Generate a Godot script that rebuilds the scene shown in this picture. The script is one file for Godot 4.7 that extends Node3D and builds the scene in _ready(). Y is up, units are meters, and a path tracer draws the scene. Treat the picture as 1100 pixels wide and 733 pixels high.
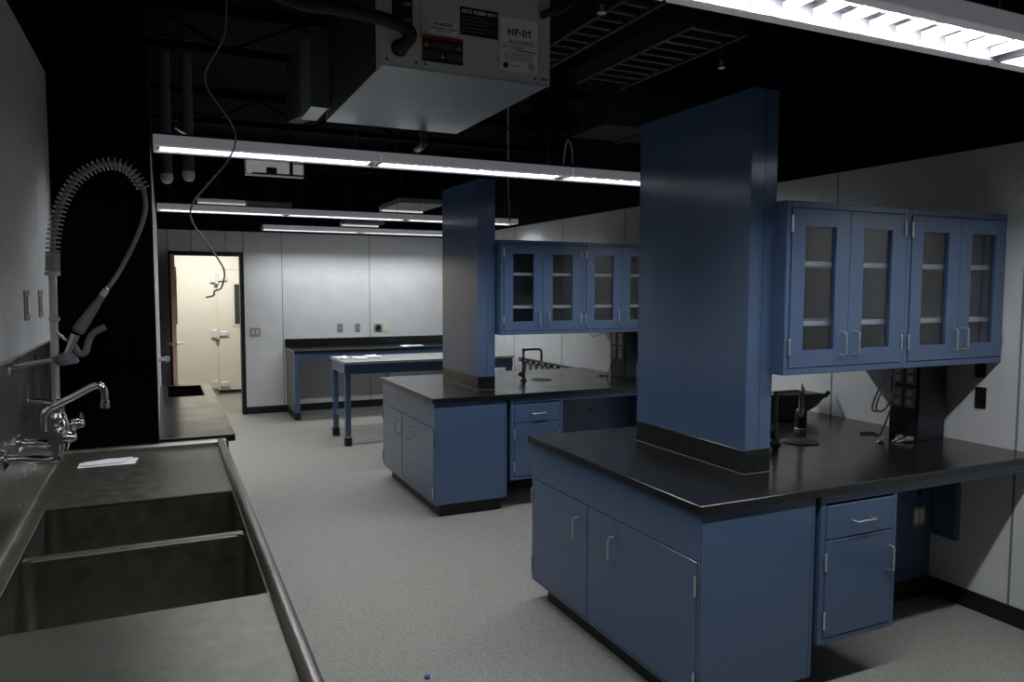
extends Node3D
# A laboratory under construction. Plan coordinates used below: x = across the room, y = up, z = depth into the room.
# V() turns them into Godot coordinates (depth runs along -z).

func V(x: float, y: float, z: float) -> Vector3:
	return Vector3(x, y, -z)

func c8(r: float, g: float, b: float) -> Color:
	return Color(r / 255.0, g / 255.0, b / 255.0)

# ------------------------------------------------------------------ mesh builder
class B:
	var v := PackedVector3Array()
	var n := PackedVector3Array()
	var uv := PackedVector2Array()
	func tri(a: Vector3, b: Vector3, c: Vector3, na: Vector3, nb: Vector3, nc: Vector3, ua := Vector2.ZERO, ub := Vector2.ZERO, uc := Vector2.ZERO) -> void:
		# Godot front faces run clockwise
		if (b - a).cross(c - a).dot(na + nb + nc) > 0.0:
			v.append_array([a, c, b]); n.append_array([na, nc, nb]); uv.append_array([ua, uc, ub])
		else:
			v.append_array([a, b, c]); n.append_array([na, nb, nc]); uv.append_array([ua, ub, uc])
	func flat(pts: Array, nn: Vector3) -> void:
		for i in range(1, pts.size() - 1):
			tri(pts[0], pts[i], pts[i + 1], nn, nn, nn)
	# chamfered box from plan coordinates
	func box(x0: float, x1: float, y0: float, y1: float, z0: float, z1: float, ch := 0.0) -> B:
		var lo := Vector3(minf(x0, x1), minf(y0, y1), -maxf(z0, z1))
		var hi := Vector3(maxf(x0, x1), maxf(y0, y1), -minf(z0, z1))
		return cube(lo, hi, ch)
	func cube(lo: Vector3, hi: Vector3, ch := 0.0) -> B:
		var mid := (lo + hi) / 2.0
		var h := (hi - lo) / 2.0
		var k := minf(ch, minf(h.x, minf(h.y, h.z)) * 0.9)
		for ax in 3:
			var u := (ax + 1) % 3
			var w := (ax + 2) % 3
			for s in [-1.0, 1.0]:
				var nn := Vector3.ZERO
				nn[ax] = s
				var q := []
				for e in [[-1, -1], [1, -1], [1, 1], [-1, 1]]:
					var p := mid
					p[ax] += s * h[ax]
					p[u] += e[0] * (h[u] - k)
					p[w] += e[1] * (h[w] - k)
					q.append(p)
				flat(q, nn)
			if k > 0.0:
				for s1 in [-1.0, 1.0]:
					for s2 in [-1.0, 1.0]:
						var q2 := []
						for e2 in [[-1.0, 0], [1.0, 0], [1.0, 1], [-1.0, 1]]:
							var p2 := mid
							p2[ax] += e2[0] * (h[ax] - k)
							p2[u] += s1 * (h[u] - (k if e2[1] == 1 else 0.0))
							p2[w] += s2 * (h[w] - (0.0 if e2[1] == 1 else k))
							q2.append(p2)
						var n2 := Vector3.ZERO
						n2[u] = s1
						n2[w] = s2
						flat(q2, n2.normalized())
		if k > 0.0:
			for sx in [-1.0, 1.0]:
				for sy in [-1.0, 1.0]:
					for sz in [-1.0, 1.0]:
						var s3 := Vector3(sx, sy, sz)
						flat([mid + s3 * Vector3(h.x, h.y - k, h.z - k), mid + s3 * Vector3(h.x - k, h.y, h.z - k), mid + s3 * Vector3(h.x - k, h.y - k, h.z)], s3.normalized())
		return self
	# round tube along Godot-space points; radius may be a float or an array
	func tube(pts: Array, r: Variant, seg := 10, caps := true) -> B:
		var m := pts.size()
		var rings := []
		var dirs := []
		var up := Vector3.UP
		var first: Vector3 = (pts[1] - pts[0]).normalized()
		if absf(first.dot(up)) > 0.9:
			up = Vector3.RIGHT
		var side := first.cross(up).normalized()
		for i in m:
			var t: Vector3 = (pts[mini(i + 1, m - 1)] - pts[maxi(i - 1, 0)]).normalized()
			side = (side - t * side.dot(t)).normalized()
			var bi := t.cross(side)
			var rr: float = r[i] if r is Array else r
			var ring := []
			var nd := []
			for j in seg:
				var a := TAU * j / seg
				var d := side * cos(a) + bi * sin(a)
				ring.append(pts[i] + d * rr)
				nd.append(d)
			rings.append(ring)
			dirs.append(nd)
		for i in m - 1:
			for j in seg:
				var k := (j + 1) % seg
				tri(rings[i][j], rings[i][k], rings[i + 1][k], dirs[i][j], dirs[i][k], dirs[i + 1][k])
				tri(rings[i][j], rings[i + 1][k], rings[i + 1][j], dirs[i][j], dirs[i + 1][k], dirs[i + 1][j])
		if caps:
			flat(rings[0], -first)
			flat(rings[m - 1], ((pts[m - 1] - pts[m - 2]) as Vector3).normalized())
		return self
	# profile [[radius, height], ...] spun about an axis through o
	func lathe(o: Vector3, axis: Vector3, prof: Array, seg := 20) -> B:
		var ax := axis.normalized()
		var s := ax.cross(Vector3.UP if absf(ax.y) < 0.9 else Vector3.RIGHT).normalized()
		var bi := ax.cross(s)
		for i in prof.size() - 1:
			var r0: float = prof[i][0]
			var r1: float = prof[i + 1][0]
			var h0: float = prof[i][1]
			var h1: float = prof[i + 1][1]
			var sl := Vector2(h1 - h0, -(r1 - r0))
			if sl.length() < 1e-7:
				continue
			sl = sl.normalized()
			for j in seg:
				var a := TAU * j / seg
				var b := TAU * (j + 1) / seg
				var da := s * cos(a) + bi * sin(a)
				var db := s * cos(b) + bi * sin(b)
				var na := (da * sl.x + ax * sl.y).normalized()
				var nb := (db * sl.x + ax * sl.y).normalized()
				var p00 := o + da * r0 + ax * h0
				var p01 := o + db * r0 + ax * h0
				var p10 := o + da * r1 + ax * h1
				var p11 := o + db * r1 + ax * h1
				if r0 > 1e-6:
					tri(p00, p01, p11, na, nb, nb)
				if r1 > 1e-6:
					tri(p00, p11, p10, na, nb, na)
		return self
	# extrude a polygon given as Godot-space points by the vector e
	func prism(poly: Array, e: Vector3) -> B:
		var nn: Vector3 = (poly[1] - poly[0]).cross(poly[2] - poly[0]).normalized()
		if nn.dot(e) > 0.0:
			nn = -nn
		flat(poly, nn)
		var far := []
		var mid := Vector3.ZERO
		for p in poly:
			far.append(p + e)
			mid += p
		mid /= poly.size()
		flat(far, -nn)
		for i in poly.size():
			var p: Vector3 = poly[i]
			var q: Vector3 = poly[(i + 1) % poly.size()]
			var fn := (q - p).cross(e).normalized()
			if fn.dot((p + q) / 2.0 - mid) < 0.0:
				fn = -fn
			flat([p, q, q + e, p + e], fn)
		return self
	func quad_uv(a: Vector3, b: Vector3, c: Vector3, d: Vector3, nn: Vector3) -> B:
		# a top-left, b top-right, c bottom-right, d bottom-left
		tri(a, b, c, nn, nn, nn, Vector2(0, 0), Vector2(1, 0), Vector2(1, 1))
		tri(a, c, d, nn, nn, nn, Vector2(0, 0), Vector2(1, 1), Vector2(0, 1))
		return self
	func mesh(off := Vector3.ZERO) -> ArrayMesh:
		var w := PackedVector3Array()
		w.resize(v.size())
		for i in v.size():
			w[i] = v[i] - off
		var arr := []
		arr.resize(Mesh.ARRAY_MAX)
		arr[Mesh.ARRAY_VERTEX] = w
		arr[Mesh.ARRAY_NORMAL] = n
		arr[Mesh.ARRAY_TEX_UV] = uv
		var m := ArrayMesh.new()
		m.add_surface_from_arrays(Mesh.PRIMITIVE_TRIANGLES, arr)
		return m
	func lowest() -> Vector3:
		var lo := v[0]
		var hi := v[0]
		for p in v:
			lo = lo.min(p)
			hi = hi.max(p)
		return Vector3((lo.x + hi.x) / 2.0, lo.y, (lo.z + hi.z) / 2.0)

func bb(x0: float, x1: float, y0: float, y1: float, z0: float, z1: float, ch := 0.002) -> B:
	return B.new().box(x0, x1, y0, y1, z0, z1, ch)

func curve(pts: Array, per := 8) -> Array:
	var out := []
	for i in pts.size() - 1:
		var p0: Vector3 = pts[maxi(i - 1, 0)]
		var p1: Vector3 = pts[i]
		var p2: Vector3 = pts[i + 1]
		var p3: Vector3 = pts[mini(i + 2, pts.size() - 1)]
		for k in per:
			out.append(p1.cubic_interpolate(p2, p0, p3, float(k) / per))
	out.append(pts[-1])
	return out

# ------------------------------------------------------------------ naming and tagging
var taken := {}
func numbered(called: String) -> String:
	var k: int = taken.get(called, 0)
	taken[called] = k + 1
	return called if k == 0 else "%s_%03d" % [called, k]

func origin_of(o: Node) -> Vector3:
	var p := Vector3.ZERO
	while o != self and o is Node3D:
		p += o.position
		o = o.get_parent()
	return p

func thing(called: String, label: String, category: String, at: Vector3, group := "") -> Node3D:
	var o := Node3D.new()
	o.name = numbered(called)
	add_child(o)
	o.position = at
	tag(o, label, category, group)
	return o

func tag(o: Node, label: String, category: String, group := "") -> void:
	if label:
		o.set_meta("label", label)
	if category:
		o.set_meta("category", category)
	if group:
		o.set_meta("group", group)

func part(parent: Node3D, called: String, b: B, m: Material, label := "") -> MeshInstance3D:
	var o := MeshInstance3D.new()
	o.name = called
	o.mesh = b.mesh(origin_of(parent))
	o.material_override = m
	parent.add_child(o, true)
	if label:
		o.set_meta("label", label)
	return o

func solo(called: String, b: B, m: Material, label: String, category: String, group := "") -> MeshInstance3D:
	var o := MeshInstance3D.new()
	o.name = numbered(called)
	var at := b.lowest()
	o.mesh = b.mesh(at)
	o.material_override = m
	add_child(o)
	o.position = at
	tag(o, label, category, group)
	return o

func struct(called: String, b: B, m: Material, label := "") -> MeshInstance3D:
	var o := MeshInstance3D.new()
	o.name = numbered(called)
	o.mesh = b.mesh()
	o.material_override = m
	add_child(o)
	o.set_meta("kind", "structure")
	if label:
		o.set_meta("label", label)
	return o

# ------------------------------------------------------------------ materials
var M := {}
func mat(called: String, col: Color, rough := 0.5, metal := 0.0, spec := 0.5) -> StandardMaterial3D:
	var m := StandardMaterial3D.new()
	m.resource_name = called
	m.albedo_color = col
	m.roughness = rough
	m.metallic = metal
	m.metallic_specular = spec
	M[called] = m
	return m

func noise_tex(freq: float, c0: Color, c1: Color, seed_: int, size := 512, octaves := 4, lo := 0.3, hi := 0.7) -> NoiseTexture2D:
	var f := FastNoiseLite.new()
	f.seed = seed_
	f.frequency = freq
	f.fractal_octaves = octaves
	var t := NoiseTexture2D.new()
	t.width = size
	t.height = size
	t.seamless = true
	t.noise = f
	var g := Gradient.new()
	g.offsets = PackedFloat32Array([lo, hi])
	g.colors = PackedColorArray([c0, c1])
	t.color_ramp = g
	return t

func triplanar(m: StandardMaterial3D, per_metre: Vector3) -> void:
	m.uv1_triplanar = true
	m.uv1_world_triplanar = true
	m.uv1_scale = per_metre

func speckle(base: Color, dark: Color, light: Color, seed_: int, share := 0.3) -> ImageTexture:
	var rng := RandomNumberGenerator.new()
	rng.seed = seed_
	var im := Image.create(512, 512, false, Image.FORMAT_RGB8)
	im.fill(base)
	for i in int(512 * 512 * share / 2.0):
		var col := dark.lerp(base, rng.randf() * 0.8) if rng.randf() < 0.5 else light.lerp(base, rng.randf() * 0.8)
		im.fill_rect(Rect2i(rng.randi() % 512, rng.randi() % 512, 1 + rng.randi() % 3, 1 + rng.randi() % 3), col)
	return ImageTexture.create_from_image(im)

func streaks(base: float, amp: float, seed_: int) -> ImageTexture:
	# fine brush lines along u
	var rng := RandomNumberGenerator.new()
	rng.seed = seed_
	var im := Image.create(512, 512, false, Image.FORMAT_RGB8)
	im.fill(Color(base, base, base))
	for i in 6000:
		var g := base + amp * (rng.randf() - 0.5)
		im.fill_rect(Rect2i(rng.randi() % 512, rng.randi() % 512, 30 + rng.randi() % 160, 1), Color(g, g, g))
	return ImageTexture.create_from_image(im)

func materials() -> void:
	var m := mat("blue_paint", c8(70, 89, 117), 0.17)
	m = mat("black_epoxy", c8(255, 255, 255), 1.0, 0.0, 0.5)
	m.albedo_texture = noise_tex(0.012, c8(22, 22, 22), c8(27, 27, 26), 5, 512, 5, 0.0, 1.0)
	m.roughness_texture = noise_tex(0.01, Color(0.17, 0.17, 0.17), Color(0.24, 0.24, 0.24), 8, 512, 5, 0.0, 1.0)
	triplanar(m, Vector3(0.7, 0.7, 0.7))
	mat("post_steel", c8(27, 30, 37), 0.4)
	mat("black_base", c8(14, 14, 14), 0.5)
	mat("black_wall", c8(8, 8, 8), 0.8, 0.0, 0.2)
	mat("black_plastic", c8(16, 16, 17), 0.4)
	mat("ceiling_black", c8(10, 11, 10), 0.85, 0.0, 0.2)
	mat("dark_steel", c8(52, 54, 52), 0.6, 0.3)
	mat("charcoal", c8(24, 25, 25), 0.7)
	m = mat("white_panel", c8(255, 255, 255), 0.38)
	m.albedo_texture = noise_tex(0.01, c8(204, 206, 206), c8(210, 211, 211), 11)
	triplanar(m, Vector3(0.5, 0.5, 0.5))
	mat("batten", c8(120, 124, 124), 0.5)
	m = mat("floor_vinyl", c8(255, 255, 255), 0.5, 0.0, 0.4)
	m.albedo_texture = speckle(c8(141, 139, 132), c8(98, 96, 91), c8(177, 175, 168), 21, 0.5)
	triplanar(m, Vector3(1.6, 1.6, 1.6))
	m = mat("stainless", c8(168, 166, 158), 1.0, 1.0)
	m.roughness_texture = noise_tex(0.008, Color(0.26, 0.26, 0.26), Color(0.36, 0.36, 0.36), 31, 512, 5, 0.0, 1.0)
	m.normal_enabled = false
	triplanar(m, Vector3(1.2, 1.2, 1.2))
	m = mat("stainless_worn", c8(255, 255, 255), 1.0, 1.0)
	m.albedo_texture = noise_tex(0.02, c8(130, 128, 120), c8(144, 142, 134), 33, 512, 5, 0.0, 1.0)
	m.roughness_texture = noise_tex(0.015, Color(0.34, 0.34, 0.34), Color(0.46, 0.46, 0.46), 34, 512, 5, 0.0, 1.0)
	triplanar(m, Vector3(1.5, 1.5, 1.5))
	m = mat("galvanized", c8(255, 255, 255), 0.42, 0.85)
	m.albedo_texture = noise_tex(0.03, c8(154, 160, 164), c8(168, 174, 178), 35, 512, 3, 0.0, 1.0)
	triplanar(m, Vector3(1.2, 1.2, 1.2))
	mat("unit_grey", c8(208, 210, 203), 0.5)
	mat("chrome", c8(215, 215, 215), 0.12, 1.0)
	mat("pull_chrome", c8(205, 205, 202), 0.3, 0.9)
	mat("brushed_chrome", c8(205, 205, 200), 0.36, 0.85)
	mat("hose_grey", c8(150, 149, 142), 0.4, 0.3)
	mat("faucet_enamel", c8(140, 136, 124), 0.4)
	mat("grip_grey", c8(104, 106, 103), 0.5)
	mat("disc_grey", c8(100, 104, 110), 0.5)
	mat("ivory", c8(222, 212, 180), 0.5)
	mat("steel_plate", c8(160, 160, 155), 0.4, 0.25)
	mat("plate_grey", c8(128, 128, 122), 0.45)
	mat("paper", c8(232, 232, 234), 0.8)
	mat("white_plastic", c8(215, 215, 210), 0.4)
	mat("red_plastic", c8(150, 40, 40), 0.5)
	mat("navy_plastic", c8(34, 38, 62), 0.3)
	mat("cap_blue", c8(70, 96, 160), 0.4)
	mat("tray_brown", c8(74, 70, 58), 0.6)
	mat("cabinet_back", c8(52, 49, 45), 0.6)  # grey-brown back, darkened so the colour carries the unlit cabinet inside
	mat("shelf_grey", c8(150, 160, 178), 0.5)
	mat("cable_white", c8(190, 188, 182), 0.5)
	mat("cable_grey", c8(150, 150, 146), 0.5)
	mat("reflector_grey", c8(92, 92, 95), 0.4)
	mat("fixture_white", c8(240, 240, 244), 0.45)
	mat("caulk", c8(96, 96, 92), 0.6)
	mat("cream_panel", c8(228, 223, 210), 0.5)
	mat("door_wood", c8(172, 140, 127), 0.5)
	mat("frame_black", c8(14, 14, 15), 0.45)
	mat("table_top_grey", c8(150, 150, 148), 0.25)
	mat("label_black", c8(20, 22, 21), 0.5)
	mat("label_white", c8(240, 242, 238), 0.5)
	mat("label_red", c8(140, 34, 34), 0.5)
	mat("label_yellow", c8(196, 170, 50), 0.5)
	mat("print_black", c8(24, 24, 24), 0.6)
	mat("print_grey", c8(112, 116, 116), 0.6)
	mat("print_teal", c8(60, 96, 92), 0.6)
	mat("grey_board", c8(96, 98, 98), 0.6)
	m = mat("glass", Color(0.08, 0.1, 0.1, 0.06), 0.05)
	m.transparency = BaseMaterial3D.TRANSPARENCY_ALPHA
	m = mat("dark_glass", c8(60, 72, 66), 0.1)
	m = mat("lens_light", c8(240, 240, 245), 0.5)
	m.emission_enabled = true
	m.emission = Color(0.93, 0.95, 1.0)
	m.emission_energy_multiplier = 2.2
	m = mat("housing_glow", c8(236, 236, 240), 0.45)   # glow added to the pendant sides in place of light falling on them
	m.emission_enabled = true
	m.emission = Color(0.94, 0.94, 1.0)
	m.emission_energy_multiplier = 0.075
	m = mat("glowing_bar", c8(230, 230, 230), 0.5)  # emission that brightens the pale bar and the box edges
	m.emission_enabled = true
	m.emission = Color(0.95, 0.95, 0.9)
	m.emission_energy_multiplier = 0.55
	m = mat("panel_glow", c8(200, 200, 200), 0.5)  # emission added to the pale square and the unseen top slots
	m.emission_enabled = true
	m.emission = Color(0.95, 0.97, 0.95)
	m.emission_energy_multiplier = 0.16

# ------------------------------------------------------------------ measures
const C := 0.914            # worktop height
const XW := 3.947           # wall with the islands
const ZF := 10.766          # wall with the door
const XL := -0.49           # wall behind the sink
const XJ := -0.035          # face of the wall beyond the jog
const ZJ := 4.40            # face of the jog
const CEIL := 3.5

const LAMP_ENERGY := 1.92
const UPLIGHT_ENERGY := 0.03
const CORRIDOR_ENERGY := 4.6

func _ready() -> void:
	# camera
	var cam := Camera3D.new()
	cam.name = "camera"
	cam.fov = 48.828
	cam.near = 0.05
	cam.far = 60.0
	cam.position = Vector3(0, 1.74, 0)
	cam.rotation_degrees = Vector3(-4.071, -24.939, 0.155)
	add_child(cam)
	cam.current = true
	# air: the room is closed, no sky reaches it
	var env := Environment.new()
	env.background_mode = Environment.BG_COLOR
	env.background_color = Color(0, 0, 0)
	env.tonemap_mode = Environment.TONE_MAPPER_LINEAR
	env.tonemap_exposure = 1.0
	env.sdfgi_enabled = true
	env.ssao_enabled = true
	env.ssil_enabled = true
	var we := WorldEnvironment.new()
	we.name = "environment"
	we.environment = env
	add_child(we)
	materials()
	room()
	corridor()
	lights()
	islands()
	sink_side()
	far_side()
	heat_pump()
	overhead()
	small_things()

# ------------------------------------------------------------------ room
func panel_row(parent: Node3D, called: String, along: String, cuts: Array, y0: float, y1: float, face: float, out_dir: float) -> void:
	# sheets screwed to a wall, 5 mm joints between them
	for i in cuts.size() - 1:
		var a: float = cuts[i] + 0.003
		var b: float = cuts[i + 1] - 0.003
		if along == "z":
			part(parent, called, bb(face, face + out_dir * 0.012, y0, y1, a, b, 0.0015), M.white_panel)
		else:
			part(parent, called, bb(a, b, y0, y1, face, face + out_dir * 0.012, 0.0015), M.white_panel)

func room() -> void:
	struct("floor", bb(XL - 0.12, XW + 0.12, -0.1, 0.0, -2.6, ZF + 0.12, 0.0), M.floor_vinyl)
	struct("ceiling", bb(XL - 0.12, XW + 0.12, CEIL, CEIL + 0.1, -2.6, ZF + 0.12, 0.0), M.ceiling_black)
	# wall the islands run into: dark above, white sheets below
	var w := struct("wall_right", bb(XW + 0.012, XW + 0.13, 0.0, CEIL, -2.6, ZF + 0.12, 0.0), M.black_wall)
	panel_row(w, "panel", "z", [-2.48, -1.26, -0.04, 1.15, 2.36, 3.54, 4.76, 5.98, 7.2, 8.42, 9.6, ZF], 0.1, 2.48, XW + 0.012, -1.0)
	for z in [-1.26, -0.04, 1.15, 2.36, 3.54, 4.76, 5.98, 7.2, 8.42, 9.6]:
		part(w, "batten", bb(XW - 0.001, XW + 0.011, 0.1, 2.48, z - 0.006, z + 0.006, 0.0), M.batten)
	struct("baseboard_right", bb(XW - 0.008, XW + 0.012, 0.0, 0.1, -2.48, ZF - 0.02, 0.003), M.black_base)
	# wall with the door
	var dl := 0.086
	var dr := 1.006
	var fw := B.new()
	fw.box(XL - 0.12, dl, 0.0, CEIL, ZF, ZF + 0.12)
	fw.box(dr, XW + 0.012, 0.0, CEIL, ZF, ZF + 0.12)
	fw.box(dl, dr, 2.199, CEIL, ZF, ZF + 0.12)
	w = struct("wall_far", fw, M.black_wall)
	panel_row(w, "panel", "x", [dr, 1.507, 2.725, XW - 0.003], 0.1, 2.48, ZF, -1.0)
	panel_row(w, "panel", "x", [dl, 0.362, 0.784, dr], 2.202, 2.48, ZF, -1.0)
	panel_row(w, "panel", "x", [XJ, dl], 0.1, 2.48, ZF, -1.0)
	for x in [1.507, 2.725]:
		part(w, "batten", bb(x - 0.005, x + 0.005, 0.1, 2.48, ZF - 0.013, ZF - 0.001, 0.0), M.batten)
	struct("baseboard_far", bb(dr + 0.003, XW - 0.01, 0.0, 0.1, ZF - 0.022, ZF, 0.003), M.black_base)
	# door in that wall, standing open towards the lab
	var d := Node3D.new()
	d.name = "door_1"
	add_child(d)
	d.set_meta("kind", "structure")
	d.position = V(0.546, 0, ZF)
	var f := B.new()
	f.box(dl, dl + 0.05, 0.0, 2.199, ZF - 0.03, ZF + 0.13, 0.003)
	f.box(dr - 0.05, dr, 0.0, 2.199, ZF - 0.03, ZF + 0.13, 0.003)
	f.box(dl + 0.05, dr - 0.05, 2.149, 2.199, ZF - 0.03, ZF + 0.13, 0.003)
	part(d, "door_frame", f, M.frame_black)
	var leaf := part(d, "door_leaf", bb(0.1, 0.146, 0.01, 2.13, 9.88, ZF - 0.035, 0.003), M.door_wood)
	part(leaf, "window_frame", bb(0.146, 0.164, 1.28, 1.98, 10.0, 10.2, 0.004), M.door_wood)
	var h := B.new()
	for s in [-1.0, 1.0]:
		var x0: float = 0.123 + s * 0.024
		h.lathe(V(x0, 1.05, 9.95), Vector3(s, 0, 0), [[0.0, 0.012], [0.026, 0.01], [0.028, 0.0]], 16)
		h.tube([V(x0, 1.05, 9.95), V(x0 + s * 0.05, 1.05, 9.95), V(x0 + s * 0.055, 1.05, 10.06)], 0.01, 8)
	part(leaf, "handle", h, M.brushed_chrome)
	part(d, "strike_plate", bb(dr - 0.052, dr - 0.0495, 1.0, 1.1, ZF + 0.0, ZF + 0.03, 0.0), M.steel_plate)
	# wall behind the sink, jog and the wall beyond it
	w = struct("wall_left", bb(XL - 0.132, XL - 0.012, 0.0, CEIL, -2.6, ZJ, 0.0), M.black_wall)
	panel_row(w, "panel", "z", [-2.48, -1.2, 0.02, 1.24, 2.46, 3.9, ZJ], 1.483, 2.79, XL - 0.012, 1.0)
	struct("wall_return", bb(XL - 0.132, XJ - 0.002, 0.0, CEIL, ZJ, ZJ + 0.12, 0.0), M.black_wall, "black wall jog beyond the sink")
	w = struct("wall_left_far", bb(XJ - 0.13, XJ - 0.012, 0.0, CEIL, ZJ + 0.12, ZF, 0.0), M.black_wall)
	panel_row(w, "panel", "z", [ZJ + 0.121, 5.7, 6.92, 8.14, 9.36, ZF - 0.014], 0.1, 2.48, XJ - 0.012, 1.0)
	struct("trim_1", bb(XJ - 0.003, XJ + 0.002, C, 2.6, ZJ - 0.002, ZJ + 0.02, 0.001), M.dark_steel, "thin metal corner bead on the black wall jog")
	w = struct("wall_near", bb(XL - 0.132, XW + 0.13, 0.0, CEIL, -2.72, -2.6, 0.0), M.black_wall)
	panel_row(w, "panel", "x", [XL, 0.7, 1.9, 3.1, XW], 0.1, 2.48, -2.6, 1.0)

func corridor() -> void:
	# cold-room front seen through the open door
	var z0 := ZF + 0.12
	var zc := 12.95
	struct("floor_corridor", bb(-1.0, 2.6, -0.1, 0.0, z0, zc + 0.12, 0.0), M.floor_vinyl)
	struct("ceiling_corridor", bb(-1.0, 2.6, 2.7, 2.8, z0, zc + 0.12, 0.0), M.white_plastic)
	struct("wall_corridor_left", bb(-1.12, -1.0, 0.0, 2.8, z0, zc + 0.12, 0.0), M.cream_panel)
	struct("wall_corridor_right", bb(2.6, 2.72, 0.0, 2.8, z0, zc + 0.12, 0.0), M.cream_panel)
	var w := struct("wall_cold_room", bb(-1.0, 2.6, 0.0, 2.7, zc + 0.012, zc + 0.12, 0.0), M.cream_panel, "cream insulated panel wall of the cold room")
	part(w, "panel", bb(-1.0, -0.4, 0.0, 2.7, zc, zc + 0.012, 0.001), M.cream_panel)
	part(w, "panel", bb(-0.395, 0.79, 0.0, 2.7, zc, zc + 0.012, 0.001), M.cream_panel)
	part(w, "panel", bb(0.805, 2.6, 2.02, 2.7, zc, zc + 0.012, 0.001), M.cream_panel)
	part(w, "panel", bb(1.75, 2.6, 0.0, 2.015, zc, zc + 0.012, 0.001), M.cream_panel)
	var d := Node3D.new()
	d.name = "door_2"
	add_child(d)
	d.set_meta("kind", "structure")
	d.position = V(1.25, 0, zc)
	d.set_meta("label", "cream cold-room door with white strap hinges")
	part(d, "door_leaf", bb(0.808, 1.745, 0.07, 2.012, zc - 0.02, zc + 0.011, 0.004), M.cream_panel)
	var wf := part(d, "window_frame", bb(1.02, 1.4, 1.1, 1.82, zc - 0.03, zc - 0.019, 0.004), M.white_plastic)
	part(wf, "pane", bb(1.06, 1.36, 1.14, 1.78, zc - 0.033, zc - 0.03, 0.0), M.dark_glass)
	part(d, "sweep", bb(0.808, 1.745, 0.02, 0.065, zc - 0.012, zc + 0.01, 0.0), M.charcoal)
	for y in [1.86, 0.98, 0.16]:
		var hb := B.new()
		hb.box(0.70, 0.79, y - 0.06, y + 0.07, zc - 0.035, zc, 0.01)
		hb.box(0.79, 0.96, y - 0.035, y + 0.045, zc - 0.05, zc - 0.02, 0.012)
		hb.tube([V(0.8, y - 0.075, zc - 0.045), V(0.8, y + 0.09, zc - 0.045)], 0.022, 12)
		part(d, "hinge", hb, M.white_plastic)
		part(d, "hinge_pin", B.new().tube([V(0.775, y - 0.1, zc - 0.03), V(0.775, y - 0.05, zc - 0.03)], 0.018, 10), M.grip_grey)
	var l := thing("corridor_light", "ceiling lamp of the corridor beyond the open door", "light", V(0.6, 2.64, 11.9))
	part(l, "housing", bb(0.0, 1.2, 2.655, 2.7, 11.75, 12.05, 0.004), M.fixture_white)
	part(l, "lens", bb(0.02, 1.18, 2.647, 2.655, 11.77, 12.03, 0.002), M.lens_light)
	area(l, Vector3(0, 0, 0), Vector2(1.14, 0.24), CORRIDOR_ENERGY, Color(1.0, 0.985, 0.955))

func area(parent: Node3D, at: Vector3, size: Vector2, energy: float, col: Color, tilt := -90.0) -> void:
	var a := AreaLight3D.new()
	a.name = "glow_light"
	a.area_size = size
	a.light_energy = energy
	a.light_color = col
	a.area_range = 20.0
	a.area_attenuation = 2.0
	a.shadow_enabled = true
	a.rotation_degrees = Vector3(tilt, 0, 0)
	a.position = at
	parent.add_child(a, true)

# ------------------------------------------------------------------ pendant lights
func lights() -> void:
	var y0 := 2.465
	var words := ["above the island with the bottle", "passing below the heat pump", "over the free-standing table", "before the long bench wall"]
	var ends := ["sink end of its row", "middle of its row", "cabinet end of its row"]
	var zs := [1.505, 4.448, 7.963, 10.08]
	for r in 4:
		for k in 3:
			if r == 3 and k == 0:
				continue
			var x0: float = -0.1 + 1.276 * k
			var x1 := x0 + 1.276
			var zc: float = zs[r]
			if k == 0:
				x0 = XJ + 0.01 if r > 0 else x0
			var t := thing("pendant_light", "white louvred pendant light %s, %s" % [words[r], ends[k]], "light", V((x0 + x1) / 2.0, y0, zc), "rows of louvred pendant lights")
			fixture(t, x0, x1, y0, zc)

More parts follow.
